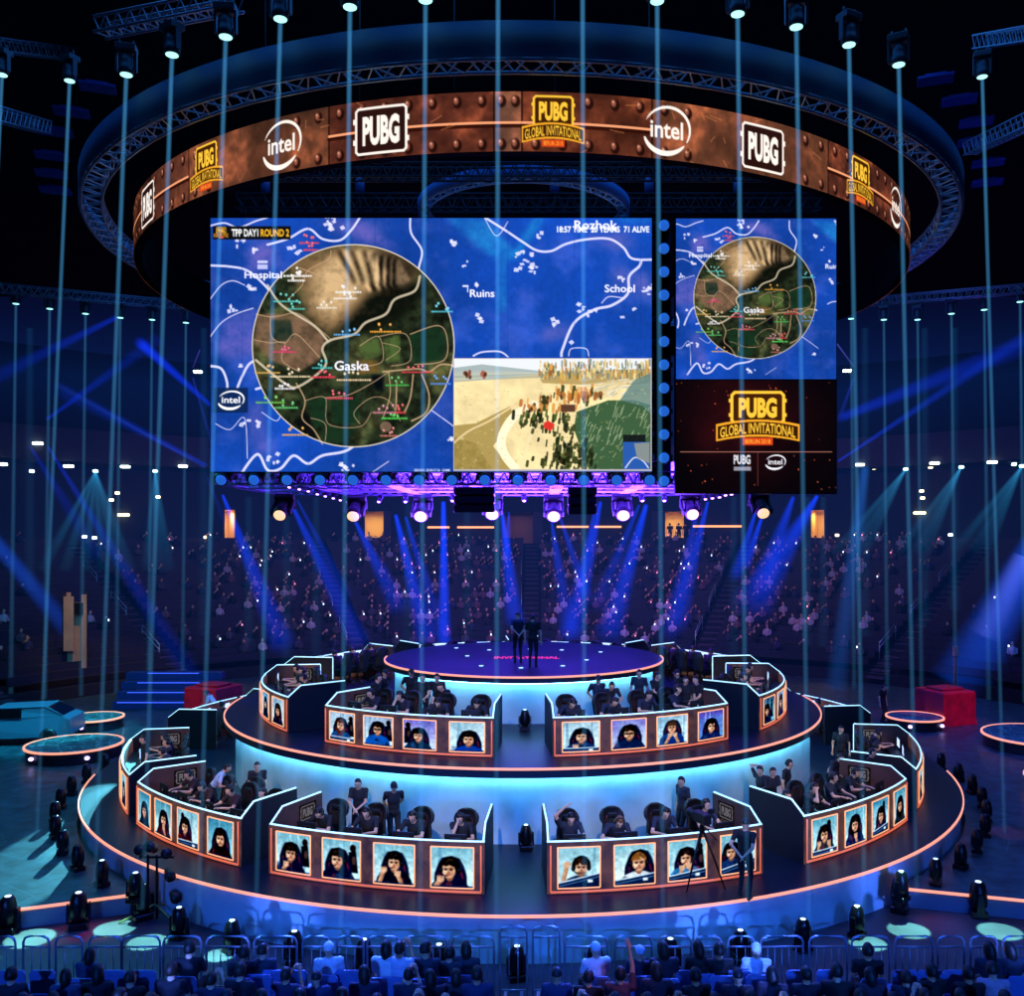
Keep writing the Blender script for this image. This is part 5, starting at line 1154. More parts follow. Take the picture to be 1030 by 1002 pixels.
for k, (s0, s1) in enumerate(zip(segs[:-1], segs[1:])):
    x0, x1 = ax(s0), ax(s1); cv.rect(x0, 0, x1, RH, ['1a0806', '8a5040', 'a06848', '702820', 'd8a888', '80301c', 'a86c48', '54201c', '401814'][k], .22)
    cv.line([(x0, 0), (x0, RH)], 2.5, '140806', .85)
    if LN[k]: cv.line([(x0, RH * .57), (x1, RH * .57)], 5, '2c0c06', .9); cv.line([(x0, RH * .52), (x1, RH * .52)], 3, 'ffa878', .95)
    nn_ = max(2, int((x1 - x0) / (ppm * .52)))
    for j in range(nn_):
        if not LN[k] and 1 < j < nn_ - 2: continue
        for yy_ in (.15, .86):
            x = x0 + (x1 - x0) * (j + .5) / nn_; cv.ell(x + 1, RH * yy_ + 1.5, 5.8, 7.5, '1c0806', .9, soft=1.2); cv.ell(x - 1, RH * yy_ - .8, 3.2, 4.6, 'a05c48', .9, soft=1.2); cv.ell(x - 1.6, RH * yy_ - 2.6, 1.3, 1.6, 'f0b090', .8)
for _ in range(70): cv.line([(xx := ra_.uniform(0, RW), yy_ := ra_.uniform(0, RH)), (xx + ra_.uniform(-20, 20), yy_ + ra_.uniform(-10, 10))], 1.3, 'e08850', .5)
for u, kind in ((148, 'w'), (207, 'g'), (283, 's'), (383, 'w'), (556.5, 'g'), (671, 's'), (768, 'w'), (866, 'g'), (901.5, 's'), (909, 'w')):
    a_ = ang(near_on(u, RR)) if u != 909 else 75; x = ax(a_)
    if kind == 'w': logo_white(cv, x, RH * .52, 1.18 * ppm, RH * .76)
    elif kind == 'g': logo_gold(cv, x, RH * .50, 1.36 * ppm, RH * .84)
    else: logo_swirl(cv, x, RH * .5, 1.10 * ppm, RH * .78)
for a_ in (-76,): logo_swirl(cv, ax(a_), RH * .5, 1.1 * ppm, RH * .78)
def pf(U, V):
    a = np.radians(A0 + (A1 - A0) * U); return SX + RR * np.sin(a), SY - RR * np.cos(a), ZR1 + (ZR0 - ZR1) * V
paint_mesh('display', cv, pf, t, gain=1.1)
b = MB(); b.arc(C0, RR - .25, RR - .012, ZR0, ZR1, 0, 360, 144, sm=False); b.build('housing', mat('ring_housing', '020203', .95, spec=.05), t)
def lattice(pa, pb, n, r=.02, bb=None):
    b = bb or MB()
    for k in range(n):
        b.tube([pa(k / n), pb((k + .5) / n)], r, 4, caps=False); b.tube([pb((k + .5) / n), pa((k + 1) / n)], r, 4, caps=False)
    return b
ALU = mat('truss_aluminium', '9aa8b8', .35, .6)
def ring_truss(label, R0, R1, z0, z1, n, r=.04, lr=.022, band=None, name='circular_truss', bc='3c78c0'):
    t = thing(name, (SX, SY, z0), label, 'truss')
    circ = lambda R_, z: (lambda s: pol(R_, 360 * s, z))
    for R_, z in ((R1, z0), (R1, z1), (R0, z0), (R0, z1)):
        b = MB(); b.tube([circ(R_, z)(k / 96) for k in range(97)], r, 6, caps=False); b.build('chord', ALU, t)
    b = MB(); lattice(circ(R1, z0), circ(R0, z0), n, lr, b); lattice(circ(R1, z1), circ(R0, z1), n, lr, b); lattice(circ(R0, z0), circ(R0, z1), n, lr, b); lattice(circ(R1, z0), circ(R1, z1), n, lr, b)
    b.build('lattice', ALU, t)
    if band:
        b = MB(); b.arc(C0, R1 + .05, R1 + .07, z0 + .02, band, 0, 360, 144, sm=True); b.build('fabric_band', mat('band_cloth_' + bc, bc, .7, noise=.15, nscale=.6), t)
    return t
ring_truss('large circular truss with pale fabric band around the ribbon display', 13.35, 13.9, 18.2, 18.62, 120, band=18.95, bc='4c80a8')
ring_truss('small circular truss high above the stage centre', 3.3, 3.6, 19.7, 19.95, 30, band=20.1, name='circular_truss', r=.03)
def straight_truss(p0, p1, label, w=.5, n=None, group=None, ALU=ALU):
    t = thing('lighting_truss', p0, label, 'truss', group); d = (p1 - p0).normalized(); s = d.cross(Vector((0, 0, 1))).normalized() * w / 2; u = Vector((0, 0, w / 2)); n = n or int((p1 - p0).length / w)
    L_ = lambda o: (lambda q: p0.lerp(p1, q) + o)
    for o in (s + u, s - u, -s + u, -s - u): b = MB(); b.tube([p0 + o, p1 + o], .035, 6); b.build('chord', ALU, t)
    b = MB(); lattice(L_(s + u), L_(s - u), n, .02, b); lattice(L_(-s + u), L_(-s - u), n, .02, b); lattice(L_(s - u), L_(-s - u), n, .02, b); b.build('lattice', ALU, t); return t
straight_truss(at(-40, 105, 30), at(45, 128, 38), 'lattice truss at the upper left edge of the hall'); straight_truss(at(-30, 42, 36), at(75, 55, 42), 'lattice truss near the top left corner')
straight_truss(at(985, 42, 36), at(1060, 30, 30), 'lattice truss near the top right corner'); straight_truss(at(975, 150, 40), at(1060, 110, 32), 'lattice truss at the upper right edge of the hall')
straight_truss(at(100, 28, 22), at(240, 0, 20.5), 'truss carrying the lamps above the left of the ring', .35)
straight_truss(at(-20, 288, 45), at(232, 312, 52), 'straight truss carrying small lamps at the left behind the ring', .4); straight_truss(at(845, 306, 52), at(1060, 288, 44), 'straight truss carrying small lamps at the right behind the ring', .4)
p0 = Vector((-10.8, 34, 20.6)); p1 = Vector((10.2, 34, 20.6)); straight_truss(p0, p1, 'long truss above the hanging screens, inside the ring', .5, ALU=mat('dark_truss', '1c2634', .5, .4)); straight_truss(Vector((-9.5, 28.5, 19.6)), Vector((8.5, 28.5, 19.6)), 'truss crossing the ring behind the ribbon display', .4, ALU=mat('dark_truss', '1c2634'))
for i, x in enumerate((-9.8, -6.4, -3.0, .6, 4.0, 7.2, 9.4)):
    t = thing('chain_hoist', (x, 34, 21.0), 'chain hoist on the truss above the screens, %s from the left' % ORD[i], 'hoist', 'chain hoists above the screens')
    b = MB(); b.lathe([(.12, 20.95), (.17, 21.05), (.17, 21.4), (.1, 21.5)], (x, 34, 0), 12); b.build('motor', mat('hoist_blue', '3c5c98', .4, .3), t)
    b = MB(); b.tube([(x, 34, 21.5), (x, 34, 33.9)], .02, 5); b.tube([(x, 34, 20.9), (x, 34, 19.75)], .02, 5); b.build('chain', BLKM, t)
# baffles of the roof at both sides
def baffle(u, v, Y, label, rz):
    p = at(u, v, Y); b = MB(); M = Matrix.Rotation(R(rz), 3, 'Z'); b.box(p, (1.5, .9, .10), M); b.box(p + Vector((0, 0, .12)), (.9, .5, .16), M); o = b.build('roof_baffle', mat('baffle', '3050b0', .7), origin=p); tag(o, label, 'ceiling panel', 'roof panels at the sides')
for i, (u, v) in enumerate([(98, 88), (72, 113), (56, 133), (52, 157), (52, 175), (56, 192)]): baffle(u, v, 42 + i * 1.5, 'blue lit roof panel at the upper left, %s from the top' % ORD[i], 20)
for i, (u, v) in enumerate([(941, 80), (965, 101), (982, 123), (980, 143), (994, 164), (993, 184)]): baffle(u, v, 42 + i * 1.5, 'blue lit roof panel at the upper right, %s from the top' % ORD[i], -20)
def area(loc, rot, size, energy, col, sy=None, spread=180):
    l = bpy.data.lights.new('wash_light', 'AREA'); l.energy = energy; l.color = lin(col); l.size = size; l.spread = R(spread)
    if sy: l.shape = 'RECTANGLE'; l.size_y = sy
    o = bpy.data.objects.new('wash_light', l); COL.objects.link(o); o.location = loc; o.rotation_euler = rot; return o
def spot(p0, p1, deg, energy, col, blend=.15, size=.1):
    l = bpy.data.lights.new('spot_light', 'SPOT'); l.energy = energy; l.color = lin(col); l.spot_size = R(deg); l.spot_blend = blend; l.shadow_soft_size = size
    o = bpy.data.objects.new('spot_light', l); COL.objects.link(o); o.location = p0; o.rotation_euler = (Vector(p0) - Vector(p1)).to_track_quat('Z', 'Y').to_euler(); return o
# ------------------------------------------------------------------ lamps
def lamp_maker(lens_emit, power, size=.42, body='17191f', tint=None, name='moving_head_lamp'):
    def mk():
        t = thing(name, (0, 0, 0), 'x', 'stage lamp'); s = size; m = mat('lamp_body_' + body, body, .4, .3)
        b = MB(); b.bbox((0, 0, -.18 * s), (.9 * s, .7 * s, .30 * s), .03 * s); b.build('base', m, t)
        y = MB()
        for sx in (-1, 1): y.bbox((sx * .42 * s, 0, -.75 * s), (.10 * s, .26 * s, .95 * s), .02 * s)
        y.bbox((0, 0, -.36 * s), (.9 * s, .3 * s, .10 * s), .02 * s); y.build('yoke', m, t)
        b = MB(); b.lathe([(.14 * s, -.45 * s), (.27 * s, -.52 * s), (.30 * s, -.8 * s), (.30 * s, -1.0 * s), (.34 * s, -1.05 * s), (.34 * s, -1.32 * s), (.28 * s, -1.36 * s)], n=18); h = b.build('head', m, t)
        b = MB(); b.lathe([(.27 * s, -1.345 * s), (.27 * s, -1.39 * s), (.10 * s, -1.42 * s)], n=18); b.build('lens', mat('lens_%s_%s' % (lens_emit, power), lens_emit, .3, emit=lens_emit, power=power, sampling='NONE'), h)
        b = MB()
        for sx in (-1, 1): b.tube([(sx * .3 * s, 0, -.04 * s), (sx * .3 * s, 0, .22 * s)], .05 * s, 6)
        b.build('clamp', m, t)
        return t
    return mk
near_l = Pool(lamp_maker('a8f0e4', 1.6, .50, '4a5860')); mid_l = Pool(lamp_maker('98e8e0', 2, .55, '4a6064')); blue_l = Pool(lamp_maker('2468d0', .8, .66, '14151c', name='blue_lens_lamp'))
warm_l = Pool(lamp_maker('ffc898', 1.3, .80, '14151c', name='follow_spot')); vio_l = Pool(lamp_maker('c890ff', 5, .22, '241a3a', name='violet_lamp'))
BE = []
def beam(p0, p1, r0, r1, col, dens, label, p=1.7, end=1.0, group=None):  # beam drawn as an emitting volume; no lamp light scatters in it
    p0, p1 = Vector(p0), Vector(p1); d = p1 - p0; L = d.length
    me_b = MB(); N = 8; n = 16
    me_b.lathe([(r0 + (r1 - r0) * k / N, -L * k / N) for k in range(N + 1)], n=n)
    o = me_b.build('glow_beam', beam_mat('haze_%d' % len(BE), col, dens, r0, r1, L, p, end), world=False)
    o.location = p0; o.rotation_euler = (-d).to_track_quat('Z', 'Y').to_euler(); BE.append(o)
    tag(o, label, 'light beam', group, 'stuff'); return o
TEAL = '4ea4e0'
def wo(i, n): return ORD[i]
# near circle of lamps above the ring; their beams fall straight down
near = [(2, 76, 3.2), (70, 82, 2.6), (127, 76, 3), (173, 56, 3), (227, 38, 3), (282, 20, 3), (352, 8, 3), (428, 1, 3), (501, -6, 3), (586, -8, 3), (661, 2, 3), (742, 15, 3), (801, 28, 3), (854, 46, 3), (904, 66, 3), (988, 78, 2.8)]
for i, (u, v, w) in enumerate(near):
    q = near_on(u, 14.35) if 90 < u < 930 else Vector(((u - CU) * 26 / F, 26, 0)); Y = q.y; p = at(u, v, Y)
    near_l.put(p + Vector((0, 0, .70)), R(rnd.uniform(-40, 40)), 'moving head lamp above the ring, %s from the left' % ORD[i], 'moving heads above the ring')
    fl = p.copy(); fl.x = p.x * 1.05 + (-.25 if u < 300 else 0); fl.z = 1.0 if math.hypot(fl.x - SX, fl.y - SY) < 13.9 else .45
    beam(p + Vector((0, 0, -.03)), fl, .064, .072, TEAL, 2.9, 'tall teal light beam, %s from the left in the near row' % ORD[i], p=2.0, end=.20)
# farther lamps at both sides
farl = [(16, 306), (50, 311), (86, 316), (121, 320), (153, 322), (187, 325), (856, 321), (889, 322), (923, 322), (957, 316), (990, 312), (1026, 304)]
for i, (u, v) in enumerate(farl):
    Y = 46 + (5 * u / 200 if u < 500 else 5 * (1030 - u) / 200); p = at(u, v, Y)
    mid_l.put(p + Vector((0, 0, .77)), R(rnd.uniform(-60, 60)), 'small teal lit lamp on the straight truss, %s from the left' % ORD[i], 'lamps on the side trusses')
    fl = Vector((p.x * 1.01, p.y, .5)); beam(p, fl, .085, .16, TEAL, 1.0, 'thin teal light beam from the side truss, %s from the left' % ORD[i], end=.6)
# faint beams further back
for i, u in enumerate([30, 205, 250, 288, 318, 410, 470, 502, 738, 812, 828, 870, 930, 960]):
    p = at(u, 330 if not 205 < u < 845 else 500, 57); fl = Vector((p.x, p.y, 1.0)); beam(p, fl, .25, .45, '3088c8', .10, 'faint teal haze shaft before the stands, %s from the left' % ORD[i], end=.8)
# row and column of blue lamps framing the largest screen
row = [222 + 33.2 * k for k in range(14)]
for i, u in enumerate(row): p = at(u, 483, YS - .1); blue_l.put(p, rot=(R(-68), 0, 0), label='blue lens lamp under the largest screen, %s from the left' % ORD[i], group='blue lamps round the screens').location = p + Vector((0, .86, .34))
for i in range(12):
    v = 226 + 23.4 * i; p = at(668, v, YS); blue_l.put(p, rot=(R(-80), 0, 0), label='blue lens lamp between the two screens, %s from the top' % ORD[i], group='blue lamps round the screens').location = p + Vector((0, .92, .14))
# the lit frame under the screens
z_ = at(0, 478, YS).z
t = thing('screen_rig', (-1, YS + 5, z_), 'violet lit truss frame under the hanging screens', 'truss')
RIGM = mat('rig_truss', '8c80b8', .4, .4)
def rl(p0, p1, w, nm, n=None):
    b = MB(); d = (p1 - p0).normalized(); s = d.cross(Vector((0, 0, 1))).normalized() * w / 2; u = Vector((0, 0, w / 2)); n = n or max(3, int((p1 - p0).length / w))
    L_ = lambda o: (lambda q: p0.lerp(p1, q) + o)
    for o in (s + u, s - u, -s + u, -s - u): b.tube([p0 + o, p1 + o], .035, 5)
    lattice(L_(s + u), L_(s - u), n, .022, b); lattice(L_(-s + u), L_(-s - u), n, .022, b); lattice(L_(s - u), L_(-s - u), n, .022, b); b.build(nm, RIGM, t)
xl, xr = at(214, 0, YS).x, at(735, 0, YS).x
for yy in (YS + .9, YS + 3.4, YS + 6.2, YS + 9.5): rl(Vector((xl, yy, z_ - .05)), Vector((xr, yy, z_ - .05)), .42, 'cross_truss')
for k in range(7): x = xl + (xr - xl) * k / 6; rl(Vector((x, YS + .9, z_ - .05)), Vector((x, YS + 9.5, z_ - .05)), .42, 'long_truss')
b = MB(); b.box(((xl + xr) / 2, YS + 5.4, z_ + .55), (xr - xl, 9.6, .06)); b.build('canopy', mat('canopy_cloth', '9c98b8', .8, noise=.3, nscale=1.2), t)
b = MB(); b.box((at(668, 0, YS).x, YS + .95, (at(0, 224, YS).z + z_) / 2), (.72, .12, at(0, 224, YS).z - z_)); b.build('lamp_ladder', mat('ladder', '1c2450', .6, noise=.4, nscale=3), t)
k = 0
for (u, v) in [(383, 506), (408, 506), (430, 505), (456, 505), (527, 505), (551, 506), (597, 505), (620, 505), (645, 505), (668, 505)]:
    p = at(u, v, YS + 4.5); vio_l.put(p + Vector((0, 0, .28)), rot=(R(-35), 0, R(rnd.uniform(-30, 30))), label='small violet lamp under the screen frame, %s from the left' % ORD[k], group='violet lamps under the screens'); k += 1
for s_, pts in (('left', [(282, 487), (292, 490), (302, 492), (311, 494), (320, 497), (328, 499), (336, 501), (343, 503), (350, 505)]), ('right', [(735, 497), (729, 498), (723, 500), (716, 501), (709, 502), (702, 503), (695, 504)])):
    for i, (u, v) in enumerate(pts):
        p = at(u, v, YS + 1.5 + 1.0 * i); vio_l.put(p + Vector((0, 0, .24)), rot=(R(-30), 0, 0), label='small violet lamp on the %s edge of the rig, %s from the front' % (s_, ORD[i]), group='violet lamps under the screens')
for i, (u, v) in enumerate([(281, 515), (355, 516), (423, 516), (495, 514), (557, 516), (627, 515), (697, 514), (768, 513)]):
    p = at(u, v, YS + 2.6); warm_l.put(p + Vector((0, .92, .50)), rot=(R(-55), 0, 0), label='warm white follow spot under the screens, %s from the left' % ORD[i], group='warm spots under the screens')
def box_cluster(u0, v0, u1, v1, Y, label):
    a, b_ = at(u0, v0, Y), at(u1, v1, Y); c = (a + b_) / 2; t = thing('speaker_cluster', c, label, 'loudspeaker'); h = (a.z - b_.z) / 3
    for k in range(3): b = MB(); b.bbox(Vector((c.x, c.y, a.z - h * (k + .5))), (b_.x - a.x, .7, h * .94), .03, Matrix.Rotation(R(6 * (k - 1)), 3, 'X')); b.build('cabinet', BLK, t)
    b = MB(); b.tube([Vector((c.x - .4, c.y, a.z)), Vector((c.x - .4, c.y, a.z + .7))], .02, 5); b.tube([Vector((c.x + .4, c.y, a.z)), Vector((c.x + .4, c.y, a.z + .7))], .02, 5); b.build('rigging', BLKM, t)
box_cluster(457, 491, 498, 515, YS + 1.2, 'black loudspeaker cluster under the screens, left one'); box_cluster(571, 491, 600, 517, YS + 1.2, 'black loudspeaker cluster under the screens, right one')
# deep blue beams below the screens
BL = '0a3cff'
for i, (u0, v0, u1, v1, w0, w1, dn) in enumerate([(224, 498, 285, 650, 3, 17, 1.3), (291, 503, 362, 648, 3, 15, 1.1), (299, 503, 350, 600, 2, 8, .7), (356, 522, 402, 612, 3, 14, .9), (398, 518, 430, 646, 4, 15, 1.0), (408, 520, 445, 640, 3, 12, .7), (446, 505, 447, 650, 5, 9, 1.1), (505, 515, 518, 625, 4, 13, 1.0), (512, 515, 510, 560, 2, 6, .6),
                                                  (555, 526, 573, 640, 3, 14, .7), (564, 522, 590, 600, 3, 9, .5), (604, 505, 577, 640, 4, 14, .9), (598, 515, 570, 640, 3, 12, .7), (650, 508, 612, 640, 5, 18, .8), (643, 508, 600, 610, 3, 12, .6), (712, 505, 680, 630, 3, 15, 1.1), (703, 508, 672, 640, 3, 14, .7),
                                                  (760, 515, 740, 580, 3, 9, .7), (767, 518, 750, 570, 3, 7, .7), (822, 499, 755, 610, 4, 26, 1.1), (798, 500, 765, 590, 4, 16, .6)]):
    Y0, Y1 = YS + 6, YS + 12; s = Y0 / F; beam(at(u0, v0, Y0), at(u1, v1, Y1), w0 * s * .6, w1 * Y1 / F, BL, dn * 3.8, 'deep blue light beam under the screens, %s from the left' % ORD[i], p=1.4, end=.55)
# crossing beams left and right of the screens
for i, (u0, v0, u1, v1, Y0, Y1, w0, w1, dn, col) in enumerate([(47, 422, 160, 340, 50, 52, 2, 9, .9, '0a30e0'), (208, 468, 60, 392, 44, 50, 2, 10, .8, '0a30d0'), (206, 470, 56, 386, 44, 50, 1.5, 4, .6, '2850e8'), (120, 318, -10, 382, 56, 48, 3, 10, .6, '0828c0'), (140, 344, 212, 408, 54, 46, 7, 3, .25, '0a2ce0'),
        (30, 449, 100, 560, 46, 50, 1.5, 12, .9, '0a30e8'), (48, 449, 205, 700, 46, 52, 1.5, 15, 1.2, '1038f0'), (-30, 515, 75, 640, 50, 52, 8, 12, .3, '0c50e0'), (194, 380, 214, 450, 44, 44, 1.2, 2.5, 1.2, '3040e8'), (201, 352, 194, 370, 44, 44, .8, 1.2, 2, '7060ff'), (208, 480, 232, 540, 46, 48, 1, 5, .8, '1840f0'),
        (843, 464, 1036, 336, 44, 50, 1.6, 9, 1.3, '1038e0'), (846, 420, 1036, 345, 46, 54, 6, 14, .35, '0a28c0'), (842, 346, 859, 369, 44, 44, 1, 1.2, 2, '7070ff'), (859, 380, 843, 424, 44, 44, 1, 4, 1.5, '3040f0'), (1060, 520, 965, 690, 48, 50, 16, 34, .22, '1858ff'), (1030, 560, 990, 640, 47, 48, 12, 18, .16, '6878ff'), (870, 470, 840, 700, 56, 50, 6, 14, .25, '2068d0')]):
    beam(at(u0, v0, Y0), at(u1, v1, Y1), w0 * Y0 / F, w1 * Y1 / F, col, dn * 1.8, 'slanting blue light beam beside the screens, %s of the side beams' % ORD[i], p=1.3, end=.4)
# bright fans from the balcony edge
k = 0
for (u, v, dirs) in [(96, 474, (-60, -35, -12, 8, 26, 40)), (156, 474, (-10, 4, 16)), (911, 472, (-80, -62, -48)), (967, 470, (-70, -52, -40)), (1028, 469, (-75, -55, -40))]:
    q = far_on(u, 39.6); p = at(u, v, q.y)
    b = MB(); b.lathe([(.10, .1), (.16, .06), (.16, -.06), (.08, -.08)], p, 12); o = b.build('balcony_spot', mat('spot_teal', 'c0fff8', .4, emit='b0f8ff', power=5, sampling='NONE'), origin=p); tag(o, 'small bright teal spotlight on the balcony edge, %s from the left' % ORD[k], 'stage lamp', 'balcony spotlights')
    for j, d in enumerate(dirs):
        L = 100 if k < 2 else 85; e = at(u + d * .9, v + L, q.y - 1.5); beam(p, e, .10, .50, '2c96d0', 1.6, 'teal fan ray %s of the balcony spotlight %s from the left' % (ORD[j], ORD[k]), p=1.5, end=.15)
    k += 1
# white lamps under the balcony and small house lights
def house(u, v, r, w, h, col, pw, label, grp, nm='house_light'):
    q = far_on(u, r); p = at(u, v, q.y); b = MB(); b.bbox(p, (w, .3, h), .03); o = b.build(nm, mat('house_%s' % col, col, .4, emit=col, power=pw, sampling='NONE'), origin=p); tag(o, label, 'lamp', grp)
k = 0
for (u, v) in [(2, 467), (69, 469), (126, 469.5), (184, 469), (865, 467.5), (940, 466), (998, 465), (38, 446), (199, 374), (852, 373), (57, 637)]:
    house(u, v, 39.7, .55, .17, 'e8fff8', 5, 'flat white house light at the stands, %s of eleven' % ORD[k], 'white house lights'); k += 1
for i, (u, v) in enumerate([(121.5, 518), (127, 518), (922, 516), (928, 516), (117, 421), (956, 422), (1003, 419.5)]): house(u, v, 46, .36, .2, 'f0f4a8', 4, 'small yellowish lamp at the stands, %s of seven' % ORD[i], 'yellowish house lights')
for i, (u, v) in enumerate([(95, 541), (207, 540.5), (842, 538.5), (956, 538), (879, 471), (936, 470), (1020, 467), (118, 496), (112, 503), (85, 540), (927, 494), (928, 501), (41, 434), (54, 434), (76, 437), (32, 474), (159, 500), (1006, 597), (990, 596)]): house(u, v, 45, .22, .2, 'ffdca8' if i % 3 else 'c8ecff', 4, 'tiny lamp in the dark stands, %s of nineteen' % ORD[i], 'tiny lamps in the stands')
for i, (u0, u1, v) in enumerate([(430, 452, 530.5), (460, 497, 530.5), (560, 592, 530), (598, 625, 530), (697, 752, 529.5)]):
    q = far_on((u0 + u1) / 2, 45.75); a, b_ = at(u0, v, q.y), at(u1, v, q.y); b = MB(); b.bbox((a + b_) / 2, (b_.x - a.x, .1, .16), .02); o = b.build('strip_light', mat('warm_strip', 'ffb070', .4, emit='ffa468', power=1.6, sampling='NONE'), origin=(a + b_) / 2); tag(o, 'long warm strip light on the concourse wall, %s from the left' % ORD[i], 'lamp', 'concourse strip lights')
# blue lit steps behind the left deck, a dark figure at the right podium
t = thing('step_platform', at(160, 715, 44.5), 'blue lit stepped platform behind the red crate on the left', 'platform'); PLT = mat('platform_blue', '24407c', .6); EDG = mat('blue_edge', '3c60ff', .4, emit='4068ff', power=1.2, sampling='NONE')
for i in range(4):
    a, b_ = at(112 - 2 * i, 0, 44.5), at(206, 0, 44.5); z0 = .456 + .36 * i; y = 44.6 + .7 * i; b = MB(); b.box(((a.x + b_.x) / 2, y + .35, z0 + .17), (b_.x - a.x, .68, .34)); b.build('step', PLT, t)
    b = MB(); b.box(((a.x + b_.x) / 2, y, z0 + .32), ((b_.x - a.x) * (.9 - .12 * i), .03, .035)); b.build('edge_light', EDG, t)
P_('down', '0a0c12', 'dark figure standing beside the small round podium on the right deck', loc=atz(888, 727, .45), rz=R(40), group=S_)
# tall beige banner tower at the left
p = atz(75, 712, .45); p = at(75, 712, 50); 
t = thing('banner_tower', (p.x, 50, .45), 'tall beige fabric banners hanging at the left of the stage', 'banner'); BG = mat('beige_cloth', 'c89c78', .8, noise=.2, nscale=.8)
for (u0, u1, v0, v1, dy) in ((64, 74, 600, 655, 0), (74.5, 87, 606, 690, .3), (68, 76, 650, 715, .2), (82, 87, 598, 690, .15), (67, 71, 596, 606, .1), (76.5, 87, 686, 720, .2)):
    a, b_ = at(u0, v0, 50 + dy), at(u1, v1, 50 + dy); b = MB(); b.box((a + b_) / 2, (b_.x - a.x, .05, a.z - b_.z)); b.build('banner', BG, t)
for u in (64, 87): a = at(u, 596, 50.5); b = MB(); b.tube([a, Vector((a.x, a.y, .46))], .07, 6); b.build('post', BLKM, t)
b = MB(); b.box(at(78, 612, 50.1), (at(83, 0, 50).x - at(72, 0, 50).x, .1, .6)); b.build('dark_panel', BLK, t)
# mast at the right with paint like segments
p = at(961, 672, 46); t = thing('lamp_mast', (p.x, 46, .45), 'thin mast with reddish segments behind the red crate', 'mast')
b = MB(); b.tube([Vector((p.x, 46, .46)), Vector((p.x, 46, at(0, 652, 46).z))], .06, 6); b.build('pole', mat('mast_red', 'b06a58', .5), t); b = MB(); b.bbox(Vector((p.x, 46, at(0, 655, 46).z)), (.22, .22, .5), .03); b.build('mast_head', mat('mast_cream', 'd8a890', .5), t)

# ------------------------------------------------------------------ egg shaped lamps on the floor round the stage
def make_floor_lamp(lit=True):
    t = thing('floor_moving_head', (0, 0, 0), 'x', 'stage lamp'); m = mat('floor_lamp_body', '0c0d12', .3, .2)
    b = MB(); b.bbox((0, 0, .07), (.36, .32, .14), .02); b.build('base', m, t)
    b = MB()
    for sx in (-1, 1): b.loft([[(sx * .20 - .02, y, z) for y, z in ((-.08, .14), (.08, .14), (.05, .50), (-.05, .50))], [(sx * .20 + .02, y, z) for y, z in ((-.08, .14), (.08, .14), (.05, .50), (-.05, .50))]])
    b.bbox((0, 0, .155), (.42, .14, .03), .01); b.build('yoke', m, t)
    b = MB(); b.lathe([(.09, .16), (.165, .22), (.18, .36), (.17, .50), (.135, .66), (.105, .70), (.10, .712)], n=18); h = b.build('head', m, t)
    b = MB(); b.lathe([(.06, .713), (.06, .724), (.03, .728)], n=16); b.build('lens', mat('floor_lens', 'd8f4ff', .3, emit='c8f0ff', power=2.2, sampling='NONE') if lit else mat('dark_lens', '20242c', .1), h)
    return t
fl_l = Pool(make_floor_lamp)
fl_d = Pool(lambda: make_floor_lamp(False)); k = 0
for a in list(range(-90, 91, 6)):
    z = 0 if abs(a) < 36 else .45
    (fl_l if abs(a) < 45 else fl_d).put(pol(14.55, a + .3, z), R(a + rnd.uniform(-30, 30)), 'egg shaped black floor lamp at the stage wall, %s clockwise from the far left' % ORD[k], 'floor lamps round the lowest tier', scale=.92 if abs(a) < 40 else .85); k += 1
fl_l.put(atz(529, 855, 1.0), R(10), 'egg shaped lamp in the centre aisle of the lowest tier', 'lamps on the stage tiers'); fl_l.put(atz(528, 735, 2.96), R(0), 'egg shaped lamp in the centre aisle of the middle tier', 'lamps on the stage tiers')
for i, (u, v) in enumerate([(8, 938), (79, 934), (143, 925), (905, 917), (984, 922)]): fl_l.put(atz(u, v, 0), R(20 * i), 'egg shaped floor lamp before the side deck edge, %s from the left' % ORD[i], 'lamps before the side decks', scale=1.1)
# stand with hanging lamps at the left front
def lamp_stand():
    p = atz(156, 925, 0); t = thing('lamp_stand', p, 'tall tripod stand with several lamps at the left of the stage', 'lamp stand')
    for a in (200, 330, 80): b = MB(); b.tube([p + Vector((0, 0, .35)), p + Vector((.75 * math.cos(R(a)), .75 * math.sin(R(a)), .02))], .022, 6); b.build('leg', mat('yellow_metal', '98a860', .4, .3), t)
    for dx in (-.16, .04): b = MB(); b.tube([p + Vector((dx, 0, .02)), p + Vector((dx, 0, 1.45))], .03, 8); b.build('pole', BLKM, t)
    b = MB(); b.tube([p + Vector((-.35, 0, 1.40)), p + Vector((.42, 0, 1.40))], .028, 6); b.build('crossbar', BLKM, t)
    for dx, dz, r_ in ((-.30, 1.55, 20), (-.05, 1.62, -10), (.26, 1.50, 60), (.34, 1.05, 110), (-.38, .75, -80), (.46, .55, 95)):
        b = MB(); q = Matrix.Rotation(R(r_), 3, 'Y') @ Matrix.Rotation(R(60), 3, 'X'); b.lathe([(.05, -.16), (.10, -.12), (.11, .1), (.12, .12), (.12, .18)], p + Vector((dx, -.05, dz)), 14, rot=q); b.build('lamp_head', BLK, t)
    b = MB(); b.box(p + Vector((-.15, -.16, 1.62)), (.05, .02, .05)); b.build('indicator', mat('green_dot', '60ffb0', .4, emit='60ffb0', power=4, sampling='NONE'), t)
lamp_stand()

